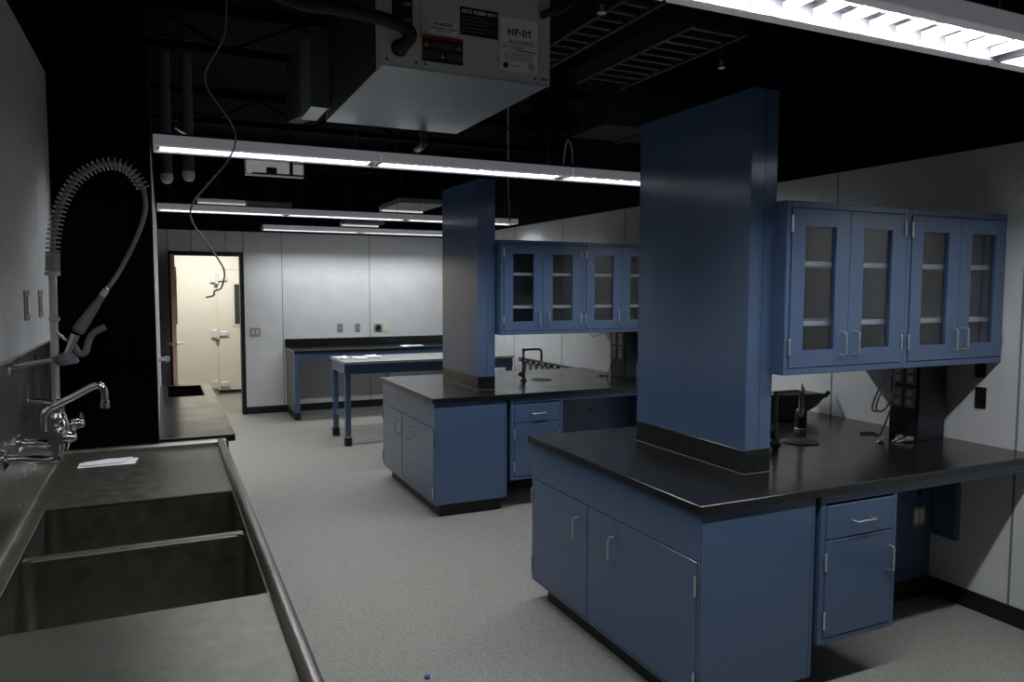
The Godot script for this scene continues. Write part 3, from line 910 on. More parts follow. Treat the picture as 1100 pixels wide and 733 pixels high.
func faucet() -> void:
	var xr := -0.337
	var zr := 3.0
	var t := thing("spray_faucet", "chrome pre-rinse spray faucet with spring hose and swing spout over the sink", "faucet", V(xr, 1.15, zr))
	# wall inlets and mixing body
	var zA := zr - 0.12
	var zB := zr + 0.16
	for z in [zA, zB]:
		var s := part(t, "inlet", B.new().tube(curve([V(XL + 0.009, 1.175, z), V(XL + 0.07, 1.172, z), V(xr - 0.01, 1.165, z), V(xr + 0.005, 1.18, z), V(xr + 0.005, 1.215, z)], 4), 0.016, 12), M.chrome)
		part(s, "flange", B.new().lathe(V(XL + 0.009, 1.175, z), Vector3(1, 0, 0), [[0.034, 0.0], [0.034, 0.004], [0.02, 0.014], [0.0, 0.014]], 16), M.chrome)
		part(s, "nut", B.new().lathe(V(xr + 0.005, 1.195, z), Vector3.UP, [[0.0, 0.0], [0.023, 0.0], [0.023, 0.022], [0.0, 0.022]], 6), M.chrome)
	var body := B.new().tube([V(xr + 0.005, 1.235, zA - 0.02), V(xr + 0.005, 1.235, zB + 0.02)], 0.023, 14)
	body.lathe(V(xr + 0.005, 1.2, zr), Vector3.UP, [[0.02, -0.03], [0.028, 0.0], [0.028, 0.06], [0.02, 0.09], [0.0, 0.09]], 16)
	part(t, "mixing_body", body, M.chrome)
	for z in [zA, zB]:
		var hb := B.new().lathe(V(xr + 0.028, 1.235, z), Vector3(1, 0, 0), [[0.016, -0.01], [0.02, 0.012], [0.014, 0.03], [0.01, 0.036], [0.0, 0.038]], 14)
		hb.tube([V(xr + 0.056, 1.25, z), V(xr + 0.05, 1.262, z + 0.06)], [0.008, 0.005], 8)
		part(t, "handle", hb, M.chrome)
	part(t, "tee", B.new().lathe(V(xr, 1.25, zr), Vector3.UP, [[0.0, 0.0], [0.024, 0.0], [0.026, 0.04], [0.02, 0.055], [0.02, 0.085], [0.014, 0.09]], 14), M.chrome)
	# riser with bracket to the wall
	part(t, "riser", B.new().tube([V(xr - 0.006, 1.26, zr), V(xr, 1.79, zr)], 0.0125, 14), M.brushed_chrome)
	part(t, "collar", B.new().lathe(V(xr, 1.62, zr), Vector3.UP, [[0.0125, 0.0], [0.017, 0.002], [0.017, 0.014], [0.0125, 0.016]], 14), M.brushed_chrome)
	var br := B.new().tube([V(XL + 0.009, 1.462, zr + 0.02), V(xr, 1.49, zr)], 0.008, 10)
	br.lathe(V(XL + 0.009, 1.462, zr + 0.02), Vector3(1, 0, 0), [[0.026, 0.0], [0.026, 0.004], [0.012, 0.012], [0.0, 0.012]], 14)
	br.lathe(V(xr, 1.478, zr), Vector3.UP, [[0.0125, 0.0], [0.019, 0.0], [0.019, 0.024], [0.0125, 0.024]], 12)
	part(t, "wall_bracket", br, M.chrome)
	# swing spout with its own valve
	var sz := 2.9
	part(t, "spout", B.new().tube(curve([V(-0.368, 1.26, sz), V(-0.368, 1.30, sz), V(-0.355, 1.328, sz), V(-0.277, 1.37, sz), V(-0.222, 1.4, sz), V(-0.2, 1.402, sz), V(-0.188, 1.382, sz), V(-0.187, 1.34, sz)], 6), 0.0115, 12), M.chrome)
	part(t, "aerator", B.new().lathe(V(-0.187, 1.345, sz), Vector3.DOWN, [[0.0115, -0.005], [0.015, 0.0], [0.015, 0.02], [0.0, 0.02]], 14), M.chrome)
	var cv := B.new().lathe(V(xr + 0.0, 1.34, zr), Vector3(-0.9, 0.12, 0), [[0.0, 0.0], [0.008, 0.0], [0.008, 0.085], [0.01, 0.09], [0.0, 0.094]], 10)
	cv.lathe(V(xr, 1.34, zr), V(0.2, 0, -1.0), [[0.015, 0.0], [0.02, 0.02], [0.018, 0.045], [0.0, 0.05]], 12)
	part(t, "spout_valve", cv, M.chrome)
	# hose: rises in the spring, arches over and comes down to the spray valve
	var path := curve([V(xr, 1.79, zr), V(-0.334, 1.86, zr), V(-0.326, 1.93, zr), V(-0.306, 2.01, zr), V(-0.264, 2.095, zr), V(-0.206, 2.148, zr), V(-0.146, 2.168, zr), V(-0.09, 2.148, zr), V(-0.048, 2.085, zr)], 10)
	var tail := curve([V(-0.048, 2.085, zr), V(-0.044, 2.02, zr), V(-0.062, 1.95, zr), V(-0.097, 1.866, zr), V(-0.145, 1.775, zr), V(-0.19, 1.707, zr)], 8)
	var whole := path.duplicate()
	whole.append_array(tail.slice(1))
	part(t, "hose", B.new().tube(whole, 0.0078, 10), M.hose_grey)
	part(t, "spring", spring(path, 0.021, 46, 0.0021), M.brushed_chrome)
	part(t, "spring_seat", B.new().lathe(V(xr, 1.775, zr), Vector3.UP, [[0.0125, 0.0], [0.023, 0.002], [0.023, 0.014], [0.0125, 0.016]], 16), M.brushed_chrome)
	# spray valve
	var p := V(-0.19, 1.707, zr)
	var q := V(-0.276, 1.573, zr)
	var ax := (q - p).normalized()
	var sv := part(t, "spray_grip", B.new().lathe(p, ax, [[0.0, 0.0], [0.011, 0.0], [0.012, 0.03], [0.014, 0.035], [0.02, 0.125], [0.021, 0.14], [0.014, 0.15], [0.0, 0.15]], 16), M.grip_grey)
	part(sv, "ferrule", B.new().lathe(p, -ax, [[0.011, -0.002], [0.012, 0.02], [0.0075, 0.035]], 14), M.chrome)
	var q2 := V(-0.304, 1.5, zr)
	part(sv, "valve_neck", B.new().tube([q, q2], [0.014, 0.011], 12), M.chrome)
	part(sv, "spray_head", B.new().lathe(q2, (q2 - q).normalized() * 0.6 + Vector3(0.35, -0.6, 0), [[0.0, -0.012], [0.018, -0.01], [0.032, 0.012], [0.034, 0.026], [0.028, 0.03], [0.0, 0.03]], 20), M.disc_grey)
	part(sv, "lever", B.new().tube(curve([V(-0.282, 1.535, zr), V(-0.268, 1.507, zr), V(-0.247, 1.512, zr), V(-0.237, 1.55, zr), V(-0.22, 1.578, zr), V(-0.184, 1.598, zr)], 6), 0.0115, 10), M.grip_grey)
	part(sv, "hook", B.new().tube(curve([V(-0.285, 1.555, zr), V(-0.305, 1.556, zr), V(-0.318, 1.568, zr), V(-0.332, 1.585, zr - 0.012)], 5), 0.0045, 8), M.chrome)

func spring(path: Array, r: float, turns: int, wire: float) -> B:
	# wire wound round a path; close turns near the seat, open further on
	var lens := [0.0]
	for i in path.size() - 1:
		lens.append(lens[i] + (path[i + 1] - path[i]).length())
	var total: float = lens[-1]
	var frames := []
	var side := Vector3(0, 0, 1)
	for i in path.size():
		var tt: Vector3 = (path[mini(i + 1, path.size() - 1)] - path[maxi(i - 1, 0)]).normalized()
		side = (side - tt * side.dot(tt)).normalized()
		frames.append([side, tt.cross(side)])
	var steps := turns * 12
	var pts := []
	var k := 0
	for s in steps + 1:
		var u := float(s) / steps
		# first 12 turns sit close together
		var d := (u / 0.26 * 0.11 if u < 0.26 else 0.11 + (u - 0.26) / 0.74 * 0.89) * total
		while k < path.size() - 2 and lens[k + 1] < d:
			k += 1
		var w: float = clampf((d - lens[k]) / maxf(lens[k + 1] - lens[k], 1e-6), 0.0, 1.0)
		var c: Vector3 = path[k].lerp(path[k + 1], w)
		var f0: Vector3 = frames[k][0].lerp(frames[k + 1][0], w).normalized()
		var f1: Vector3 = frames[k][1].lerp(frames[k + 1][1], w).normalized()
		var a := TAU * turns * u
		pts.append(c + f0 * cos(a) * r + f1 * sin(a) * r)
	return B.new().tube(pts, wire, 6)

# ------------------------------------------------------------------ bench, table and fittings by the wall with the door
func outlet(called: String, x: float, y: float, z: float, label: String, gangs := 1) -> void:
	var t := thing(called, label, "outlet", V(x, y - 0.06, z), "wall outlets")
	var w := 0.04 + 0.028 * (gangs - 1)
	part(t, "plate", bb(x - w, x + w, y - 0.06, y + 0.06, z - 0.006, z, 0.002), M.steel_plate)
	for g in gangs:
		var xc := x + (g - (gangs - 1) / 2.0) * 0.05
		if called == "switch_plate":
			part(t, "toggle", bb(xc - 0.012, xc + 0.012, y - 0.03, y + 0.03, z - 0.011, z - 0.006, 0.002), M.ivory)
		else:
			for s in [-1.0, 1.0]:
				part(t, "socket", bb(xc - 0.017, xc + 0.017, y + s * 0.026 - 0.016, y + s * 0.026 + 0.016, z - 0.009, z - 0.006, 0.002), M.plate_grey)

func far_side() -> void:
	var zw := ZF - 0.012
	outlet("switch_plate", 1.138, 1.123, zw, "double steel switch plate on the white wall beside the open door", 2)
	outlet("outlet_plate", 2.29, 1.163, zw, "steel socket plate above the long bench, nearer the door")
	outlet("outlet_plate", 2.544, 1.158, zw, "steel socket plate above the long bench, nearer the black round socket")
	var s := thing("round_socket", "square steel plate with a black round power socket above the long bench", "outlet", V(2.845, 1.09, zw))
	part(s, "plate", bb(2.785, 2.905, 1.09, 1.212, zw - 0.006, zw, 0.002), M.steel_plate)
	part(s, "socket", B.new().lathe(V(2.845, 1.152, zw - 0.006), Vector3(0, 0, 1), [[0.042, 0.0], [0.042, 0.012], [0.034, 0.016], [0.03, 0.008], [0.0, 0.008]], 20), M.black_plastic)
	s = thing("data_plate", "ivory data plate beside the black round socket", "outlet", V(2.945, 1.09, zw))
	part(s, "plate", bb(2.912, 2.985, 1.085, 1.205, zw - 0.006, zw, 0.002), M.ivory)
	part(s, "jack", bb(2.935, 2.962, 1.12, 1.145, zw - 0.009, zw - 0.006, 0.001), M.ivory)
	# long bench against the wall
	var x0 := 1.525
	var zf := 9.968
	var zb := ZF - 0.014
	var t := thing("long_bench", "long blue-framed bench with black top against the white wall", "bench", V(2.7, 0, 10.36))
	part(t, "worktop", bb(x0, XW - 0.002, 0.884, C, zf, zb, 0.003), M.black_epoxy)
	part(t, "backsplash", bb(x0, XW - 0.002, C, C + 0.105, zb - 0.02, zb, 0.002), M.black_epoxy)
	part(t, "apron", bb(x0 + 0.02, XW - 0.004, 0.80, 0.884, zf + 0.03, zf + 0.05, 0.002), M.blue_paint)
	part(t, "end_panel", bb(x0 + 0.012, x0 + 0.03, 0.1, 0.884, zf + 0.08, zb - 0.012, 0.002), M.batten)
	part(t, "end_base", bb(x0 + 0.01, x0 + 0.032, 0.0, 0.1, zf + 0.08, zb - 0.012, 0.002), M.black_base)
	for x in [x0 + 0.012, 2.75, XW - 0.09]:
		var lg := part(t, "leg", bb(x, x + 0.06, 0.08, 0.884, zf + 0.02, zf + 0.08, 0.002), M.blue_paint)
		part(lg, "foot", bb(x - 0.006, x + 0.066, 0.0, 0.1, zf + 0.014, zf + 0.086, 0.006), M.black_base)
	# free-standing table
	var tx0 := 1.76
	var tx1 := 3.80
	var tz0 := 8.104
	var tz1 := 8.838
	t = thing("lab_table", "free-standing blue table with grey top and black feet", "table", V(2.78, 0, 8.47))
	part(t, "table_top", bb(tx0, tx1, 0.90, 0.93, tz0, tz1, 0.003), M.table_top_grey)
	var ap := B.new()
	ap.box(tx0 + 0.02, tx1 - 0.02, 0.79, 0.90, tz0 + 0.03, tz0 + 0.05, 0.002)
	ap.box(tx0 + 0.02, tx1 - 0.02, 0.79, 0.90, tz1 - 0.05, tz1 - 0.03, 0.002)
	part(t, "apron", ap, M.blue_paint)
	var ae := B.new()
	ae.box(tx0 + 0.012, tx0 + 0.02, 0.79, 0.90, tz0 + 0.02, tz1 - 0.02, 0.002)
	ae.box(tx1 - 0.02, tx1 - 0.012, 0.79, 0.90, tz0 + 0.02, tz1 - 0.02, 0.002)
	part(t, "end_apron", ae, M.blue_paint)
	for x in [tx0 + 0.02, tx1 - 0.08]:
		for z in [tz0 + 0.02, tz1 - 0.08]:
			var lg := part(t, "leg", bb(x, x + 0.06, 0.06, 0.90, z, z + 0.06, 0.003), M.blue_paint)
			part(lg, "foot", bb(x - 0.008, x + 0.068, 0.0, 0.1, z - 0.008, z + 0.068, 0.008), M.black_base)
		part(t, "stretcher", bb(x + 0.015, x + 0.045, 0.27, 0.33, tz0 + 0.08, tz1 - 0.08, 0.002), M.blue_paint)
	# papers
	var ty := 0.931
	var rng := RandomNumberGenerator.new()
	rng.seed = 7
	var spots := [[1.85, 8.6, 0.1, "crumpled white paper at the corner of the free-standing table"], [2.03, 8.5, -0.1, "white paper lying in the middle of three on the free-standing table"], [2.21, 8.62, 0.08, "white paper farthest from the table corner on the free-standing table"]]
	for p in spots:
		solo("paper_sheet", sheet(p[0], ty, p[1], 0.15, 0.24, p[2], rng), M.paper, p[3], "paper", "papers on the table")
	solo("paper_sheet", sheet(3.17, C + 0.001, 10.13, 0.3, 0.22, 0.05, rng), M.paper, "white paper lying on the black long bench", "paper")

func sheet(x: float, y: float, z: float, w: float, d: float, turn: float, rng: RandomNumberGenerator) -> B:
	# slightly buckled sheet with thickness
	var b := B.new()
	var g := []
	for i in 5:
		var row := []
		for j in 5:
			var u := (i / 4.0 - 0.5) * w
			var v := (j / 4.0 - 0.5) * d
			var hgt := 0.002 + rng.randf() * 0.012 * (0.3 + absf(u) / w + absf(v) / d)
			row.append(V(x + u * cos(turn) - v * sin(turn), y + hgt, z + u * sin(turn) + v * cos(turn)))
		g.append(row)
	for i in 4:
		for j in 4:
			for k in [0, 1]:
				var tr := [g[i][j], g[i + 1][j], g[i + 1][j + 1]] if k == 0 else [g[i][j], g[i + 1][j + 1], g[i][j + 1]]
				var nn: Vector3 = (tr[1] - tr[0]).cross(tr[2] - tr[0]).normalized()
				if nn.y < 0:
					nn = -nn
				b.flat(tr, nn)
				var lo := []
				for q in tr:
					lo.append(Vector3(q.x, y, q.z))
				b.flat(lo, Vector3.DOWN)
	return b

# ------------------------------------------------------------------ heat pump hanging from the ceiling
func text(parent: Node3D, s: String, at: Vector3, height: float, m: Material, bold := false) -> void:
	var tm := TextMesh.new()
	tm.text = s
	var f := SystemFont.new()
	f.font_names = PackedStringArray(["Droid Sans"])
	if bold:
		f.font_weight = 700
	tm.font = f
	tm.font_size = 32
	tm.pixel_size = height / 24.0
	tm.depth = 0.0006
	tm.curve_step = 2.0
	var o := MeshInstance3D.new()
	o.name = "lettering"
	o.mesh = tm
	o.material_override = m
	o.position = at - origin_of(parent)
	parent.add_child(o, true)

func heat_pump() -> void:
	var x0 := 0.845
	var x1 := 1.617
	var y0 := 2.65
	var y1 := 3.3
	var z0 := 3.08
	var z1 := 4.26
	var t := thing("heat_pump", "grey sheet-metal heat pump unit hung from the ceiling with warning labels", "heat pump", V((x0 + x1) / 2.0, y0, (z0 + z1) / 2.0))
	part(t, "case", bb(x0 + 0.004, x1 - 0.004, y0 + 0.006, y1, z0 + 0.006, z1, 0.002), M.unit_grey)
	part(t, "bottom_pan", bb(x0 + 0.002, x1 - 0.002, y0, y0 + 0.006, z0 + 0.002, z1, 0.002), M.galvanized)
	part(t, "side_cover", bb(x0, x0 + 0.004, y0 + 0.004, y1, z0 + 0.12, z1 - 0.03, 0.001), M.dark_steel)
	part(t, "side_cover", bb(x1 - 0.004, x1, y0 + 0.004, y1, z0 + 0.05, z1 - 0.03, 0.001), M.dark_steel)
	for q in [[x0, 1.0065], [1.0095, 1.5615], [1.5645, x1]]:
		var fp := part(t, "front_cover", bb(q[0], q[1], y0 + 0.001, y1, z0, z0 + 0.006, 0.0015), M.unit_grey)
		for sx in [q[0] + 0.018, q[1] - 0.018]:
			part(fp, "screw", B.new().lathe(V(sx, y0 + 0.025, z0), Vector3(0, 0, 1), [[0.0, 0.003], [0.005, 0.002], [0.006, 0.0]], 8), M.black_plastic)
	part(t, "flange", bb(x0, x1, y0 - 0.003, y0 + 0.001, z0 - 0.002, z0 + 0.012, 0.001), M.galvanized)
	var zl := z0 - 0.0015
	var zt := z0 - 0.0025
	# switch window with two markings
	var lb := part(t, "switch_window", bb(0.886, 0.973, 2.821, 3.0, zl, z0, 0.0), M.label_black)
	text(lb, "1 ON", V(0.945, 2.905, zt), 0.014, M.label_white)
	text(lb, "0 OFF", V(0.945, 2.84, zt), 0.014, M.label_white)
	# small white label with red print
	lb = part(t, "red_print_label", bb(1.05, 1.17, 2.807, 2.861, zl, z0, 0.0), M.label_white)
	text(lb, "WARNING", V(1.11, 2.846, zt), 0.014, M.label_red, true)
	text(lb, "DISCONNECT POWER", V(1.11, 2.828, zt), 0.009, M.label_red, true)
	text(lb, "BEFORE SERVICING", V(1.11, 2.816, zt), 0.006, M.print_black)
	# black hazard label: red band and yellow triangles
	lb = part(t, "hazard_label", bb(1.015, 1.196, 2.687, 2.797, zl, z0, 0.0), M.label_black)
	part(lb, "red_band", bb(1.016, 1.195, 2.783, 2.796, zt, zl, 0.0), M.label_red)
	for p in [[1.034, 2.757], [1.178, 2.757], [1.105, 2.715]]:
		var tri := part(lb, "warning_triangle", B.new().prism([V(p[0] - 0.011, p[1] - 0.008, zt), V(p[0] + 0.011, p[1] - 0.008, zt), V(p[0], p[1] + 0.012, zt)], V(0, 0, 0.001)), M.label_yellow)
		text(tri, "!", V(p[0], p[1], zt - 0.001), 0.012, M.print_black, true)
	for k in 3:
		part(lb, "print_line", bb(1.056, 1.156, 2.764 - k * 0.009, 2.767 - k * 0.009, zt, zl, 0.0), M.print_grey)
	for k in 4:
		part(lb, "print_line", bb(1.022, 1.088, 2.727 - k * 0.008, 2.7295 - k * 0.008, zt, zl, 0.0), M.print_grey)
		part(lb, "print_line", bb(1.124, 1.19, 2.727 - k * 0.008, 2.7295 - k * 0.008, zt, zl, 0.0), M.print_grey)
	# black name plate
	lb = part(t, "name_plate", bb(1.183, 1.361, 2.818, 2.935, zl, z0, 0.0), M.label_black)
	text(lb, "HEAT PUMP HP-1", V(1.272, 2.917, zt), 0.0155, M.label_white, true)
	for k in 5:
		part(lb, "print_line", bb(1.192, 1.30 + 0.05 * ((k * 7) % 2), 2.893 - k * 0.015, 2.8965 - k * 0.015, zt, zl, 0.0), M.print_grey)
	# white tag
	lb = part(t, "white_tag", bb(1.374, 1.556, 2.694, 2.921, zl, z0, 0.0), M.label_white)
	text(lb, "HP-01", V(1.464, 2.861, zt), 0.033, M.print_black, true)
	text(lb, "SEE A-501 FOR DETAIL", V(1.472, 2.822, zt), 0.009, M.print_black, true)
	part(lb, "tag_edge", bb(1.378, 1.552, 2.8115, 2.813, zt, zl, 0.0), M.print_black)
	text(lb, "HP", V(1.393, 2.797, zt), 0.013, M.print_black, true)
	for k in 3:
		part(lb, "print_line", bb(1.418, 1.485, 2.801 - k * 0.006, 2.803 - k * 0.006, zt, zl, 0.0), M.print_grey)
	part(lb, "teal_stripe", bb(1.45, 1.545, 2.782, 2.786, zt, zl, 0.0), M.print_teal)
	for k in 5:
		part(lb, "print_line", bb(1.386, 1.53, 2.772 - k * 0.008, 2.7738 - k * 0.008, zt, zl, 0.0), M.print_grey)
	part(lb, "round_logo", B.new().lathe(V(1.398, 2.716, zl), Vector3(0, 0, 1), [[0.013, 0.0], [0.013, 0.001], [0.0, 0.001]], 20), M.print_black)
	part(lb, "approval_ring", B.new().lathe(V(1.522, 2.722, zl), Vector3(0, 0, 1), [[0.012, 0.0], [0.012, 0.001], [0.0145, 0.001], [0.0145, 0.0]], 22), M.print_black)
	text(lb, "UL", V(1.522, 2.722, zt), 0.012, M.print_black, true)
	part(lb, "print_line", bb(1.42, 1.47, 2.715, 2.7175, zt, zl, 0.0), M.print_grey)
	# flexible conduit into the front, second lead at the other edge
	part(t, "conduit", B.new().tube(curve([V(0.915, 2.725, z0), V(0.918, 2.722, z0 - 0.06), V(0.938, 2.76, z0 - 0.085), V(0.89, 2.792, z0 - 0.08), V(0.765, 2.81, z0 - 0.08), V(0.637, 2.825, z0 - 0.06), V(0.497, 2.84, z0 - 0.02), V(0.3, 2.95, z0 + 0.05), V(0.15, 3.2, z0 + 0.1), V(0.1, CEIL, z0 + 0.1)], 8), 0.027, 14), M.charcoal)
	part(t, "conduit_fitting", B.new().lathe(V(0.915, 2.725, z0), Vector3(0, 0, 1), [[0.036, 0.0], [0.03, 0.02], [0.024, 0.035], [0.0, 0.035]], 14), M.charcoal)
	part(t, "side_lead", B.new().tube(curve([V(1.58, 2.956, z0), V(1.59, 2.956, z0 - 0.05), V(1.65, 2.98, z0 - 0.06), V(1.75, 3.1, z0 - 0.02), V(1.8, CEIL, z0)], 7), 0.017, 12), M.charcoal)
	for x in [x0 + 0.03, x1 - 0.03]:
		for z in [z0 + 0.1, z1 - 0.1]:
			part(t, "hanger_rod", B.new().tube([V(x, y1, z), V(x, CEIL, z)], 0.006, 8), M.dark_steel)
	# plenum and duct joining the far side
	var d := thing("supply_duct", "bare galvanized duct elbow at the flank of the heat pump", "duct", V(0.72, 2.68, 4.2))
	part(d, "elbow", bb(0.75, 0.842, 2.70, 3.1, 4.14, 4.5, 0.004), M.galvanized)
	part(d, "flange", bb(0.74, 0.843, 2.69, 3.11, 4.12, 4.14, 0.002), M.galvanized)
	part(d, "branch", B.new().prism([V(0.75, 2.72, 4.5), V(0.842, 2.72, 4.5), V(0.842, 3.1, 4.5), V(0.75, 3.1, 4.5)], V(0, 0.06, 0.5)), M.dark_steel)
	var pd := thing("drain_pipe", "short dark drain pipe below the rear edge of the heat pump", "pipe", V(1.42, 2.5, 4.28))
	part(pd, "pipe", B.new().tube([V(1.42, 2.58, 4.3), V(1.42, 2.76, 4.3)], 0.022, 12), M.dark_steel)
	part(pd, "elbow", B.new().tube(curve([V(1.42, 2.6, 4.3), V(1.43, 2.585, 4.33), V(1.44, 2.58, 4.5)], 5), 0.02, 12), M.dark_steel)

# ------------------------------------------------------------------ things under the dark ceiling
func overhead() -> void:
	# roof beams and joists, dark
	for k in 6:
		var z: float = -1.4 + 2.2 * k
		var t := thing("ceiling_joist", "black open-web roof joist under the dark ceiling", "joist", V(1.7, 3.2, z), "black roof joists")
		part(t, "top_chord", bb(XL, XW, CEIL - 0.06, CEIL - 0.001, z - 0.04, z + 0.04, 0.003), M.ceiling_black)
		part(t, "bottom_chord", bb(XL, XW, 3.2, 3.25, z - 0.04, z + 0.04, 0.003), M.ceiling_black)
		for i in 10:
			var xa: float = lerpf(XL + 0.05, XW - 0.05, i / 10.0)
			var xb: float = lerpf(XL + 0.05, XW - 0.05, (i + 1) / 10.0)
			part(t, "web_bar", B.new().tube([V(xa, 3.24 if i % 2 == 0 else CEIL - 0.05, z), V(xb, CEIL - 0.05 if i % 2 == 0 else 3.24, z)], 0.011, 6), M.ceiling_black)
	# ladder cable trays running into the depth
	for q in [[2.0, 2.19, 2.6, 4.2, 0], [2.52, 2.86, 3.2, 4.4, 1]]:
		var t := thing("cable_tray", "dark ladder cable tray %s" % ("beside the heat pump" if q[4] == 0 else "over the tall blue column cover"), "cable tray", V((q[0] + q[1]) / 2.0, 3.08, (q[2] + q[3]) / 2.0), "ladder cable trays")
		for x in [q[0], q[1]]:
			part(t, "side_rail", bb(x - 0.012, x + 0.012, 3.08, 3.18, q[2], q[3], 0.002), M.charcoal)
		var nr := int((q[3] - q[2]) / 0.115)
		for i in nr:
			var z: float = q[2] + 0.06 + i * 0.115
			part(t, "rung", bb(q[0] + 0.012, q[1] - 0.012, 3.09, 3.112, z - 0.014, z + 0.014, 0.003), M.dark_steel)
		for x in [q[0], q[1]]:
			part(t, "hanger_rod", B.new().tube([V(x, 3.18, q[2] + 0.3), V(x, CEIL, q[2] + 0.3)], 0.005, 6), M.charcoal)
	# round air diffusers
	for q in [[2.6, 4.97, 2.9, "behind the column cover of the island with the bottle"], [2.72, 9.3, 2.88, "above the aisle by the long bench"]]:
		var t := thing("air_diffuser", "dark round air diffuser %s" % q[3], "diffuser", V(q[0], q[2], q[1]), "round air diffusers")
		part(t, "duct", B.new().tube([V(q[0], q[2] + 0.1, q[1]), V(q[0], CEIL, q[1])], 0.14, 24), M.ceiling_black)
		for k in 3:
			var r: float = 0.3 - 0.085 * k
			part(t, "cone", B.new().lathe(V(q[0], q[2] - 0.02 * k, q[1]), Vector3.UP, [[r, 0.0], [r - 0.01, 0.006], [r - 0.1, 0.09], [r - 0.105, 0.085], [r - 0.012, 0.0], [r, 0.0]], 32), M.ceiling_black)
	# main ducts
	var t2 := thing("main_duct", "wide black rectangular duct crossing above the islands", "duct", V(3.0, 2.9, 5.0))
	part(t2, "run", bb(2.95, XW - 0.05, 2.92, 3.19, 4.75, 5.25, 0.004), M.charcoal)
	part(t2, "joint_flange", bb(3.35, 3.38, 2.9, 3.2, 4.73, 5.27, 0.003), M.charcoal)
	# capped pipes hanging near the jog
	for q in [[0.055, 2.475], [0.2, 2.5]]:
		var t := thing("hanging_pipe", "pale capped pipe stub hanging near the narrow bench", "pipe", V(q[0], q[1], 6.0), "capped pipe stubs")
		part(t, "pipe", B.new().tube([V(q[0], q[1] + 0.05, 6.0), V(q[0], CEIL, 6.0)], 0.038, 16), M.grey_board)
		part(t, "cap", B.new().lathe(V(q[0], q[1], 6.0), Vector3.UP, [[0.0, 0.0], [0.02, 0.004], [0.036, 0.018], [0.042, 0.04], [0.042, 0.07], [0.038, 0.075]], 18), M.fixture_white)
	# pale fittings under the ceiling further back, brightened by emission
	t2 = thing("pale_glow_panel", "pale square ceiling panel with added glow behind pipes over the narrow bench", "light", V(0.94, 2.73, 7.0))  # pale panel no lamp reaches; its glow is added
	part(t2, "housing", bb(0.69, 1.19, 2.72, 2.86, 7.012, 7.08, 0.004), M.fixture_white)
	part(t2, "lens", bb(0.70, 1.06, 2.735, 2.845, 7.0, 7.012, 0.002), M.panel_glow)
	part(t2, "lens", bb(1.09, 1.18, 2.735, 2.83, 7.0, 7.012, 0.002), M.panel_glow)
	part(t2, "bracket", bb(0.86, 0.95, 2.725, 2.79, 6.96, 6.985, 0.01), M.charcoal)
	part(t2, "bracket_bar", bb(0.74, 1.2, 2.725, 2.738, 6.97, 6.98, 0.002), M.charcoal)
	part(t2, "bracket_post", bb(1.062, 1.088, 2.725, 3.2, 6.97, 6.99, 0.002), M.charcoal)
	part(t2, "hanger_rod", B.new().tube([V(0.94, 2.85, 7.05), V(0.94, CEIL, 7.05)], 0.006, 6), M.charcoal)
	t2 = thing("glowing_bar", "slim pale bar with added glow hung in front of the door wall", "light", V(0.62, 2.66, 9.2))  # white bar made bright by added glow
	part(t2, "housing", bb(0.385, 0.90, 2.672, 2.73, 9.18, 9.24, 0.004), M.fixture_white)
	part(t2, "tube", B.new().tube([V(0.39, 2.668, 9.18), V(0.895, 2.668, 9.18)], 0.018, 12), M.glowing_bar)
	part(t2, "grey_box", bb(0.905, 1.4, 2.655, 2.72, 9.1, 9.3, 0.004), M.grey_board)
	part(t2, "hanger_rod", B.new().tube([V(0.62, 2.72, 9.21), V(0.62, CEIL, 9.21)], 0.005, 6), M.charcoal)
	for q in [[2.6, 3.18, 8.75, 9.65, 2.745, "over the free-standing table"], [2.28, 2.82, 10.24, 10.55, 2.61, "above the long bench"]]:  # bright box edge built as an emissive tube
		t2 = thing("glow_edge_box", "grey ceiling box with a slim glowing tube along one edge %s" % q[5], "light", V((q[0] + q[1]) / 2.0, q[4], (q[2] + q[3]) / 2.0), "grey boxes with glowing edges")
		part(t2, "box", bb(q[0], q[1], q[4], q[4] + 0.06, q[2], q[3], 0.004), M.grey_board)
		part(t2, "tube", B.new().tube([V(q[0] + 0.01, q[4] - 0.01, q[3]), V(q[1] - 0.01, q[4] - 0.01, q[3])], 0.013, 10), M.glowing_bar)
		part(t2, "socket", bb(q[0] - 0.01, q[0] + 0.015, q[4] - 0.03, q[4] + 0.03, q[3] - 0.02, q[3] + 0.02, 0.003), M.fixture_white)
		for x in [q[0] + 0.05, q[1] - 0.05]:
			part(t2, "hanger_rod", B.new().tube([V(x, q[4] + 0.06, q[2] + 0.1), V(x, CEIL, q[2] + 0.1)], 0.004, 6), M.charcoal)
	# white lead dangling from the ceiling
	var pts := [V(0.335, CEIL, 4.0), V(0.325, 3.13, 4.0), V(0.306, 2.953, 4.0), V(0.217, 2.743, 4.0), V(0.327, 2.554, 4.0), V(0.351, 2.466, 4.0), V(0.314, 2.363, 4.0), V(0.213, 2.231, 4.0), V(0.145, 2.137, 4.0), V(0.147, 2.048, 4.0), V(0.247, 1.892, 4.0), V(0.284, 1.815, 4.0), V(0.269, 1.737, 4.0), V(0.236, 1.718, 4.0), V(0.232, 1.697, 4.0), V(0.195, 1.688, 4.0)]
	solo("dangling_cable", B.new().tube(curve(pts, 8), 0.0042, 8), M.cable_grey, "thin grey cable dangling from the dark ceiling before the open door", "cable")
	# wire ends by the pendant row
	solo("wire_loop", B.new().tube(curve([V(2.44, 2.54, 4.448), V(2.455, 2.66, 4.448), V(2.475, 2.72, 4.448), V(2.505, 2.66, 4.448), V(2.51, 2.57, 4.448)], 6), 0.0045, 7), M.cable_white, "white looped wire end sticking up behind the pendant row", "wire")
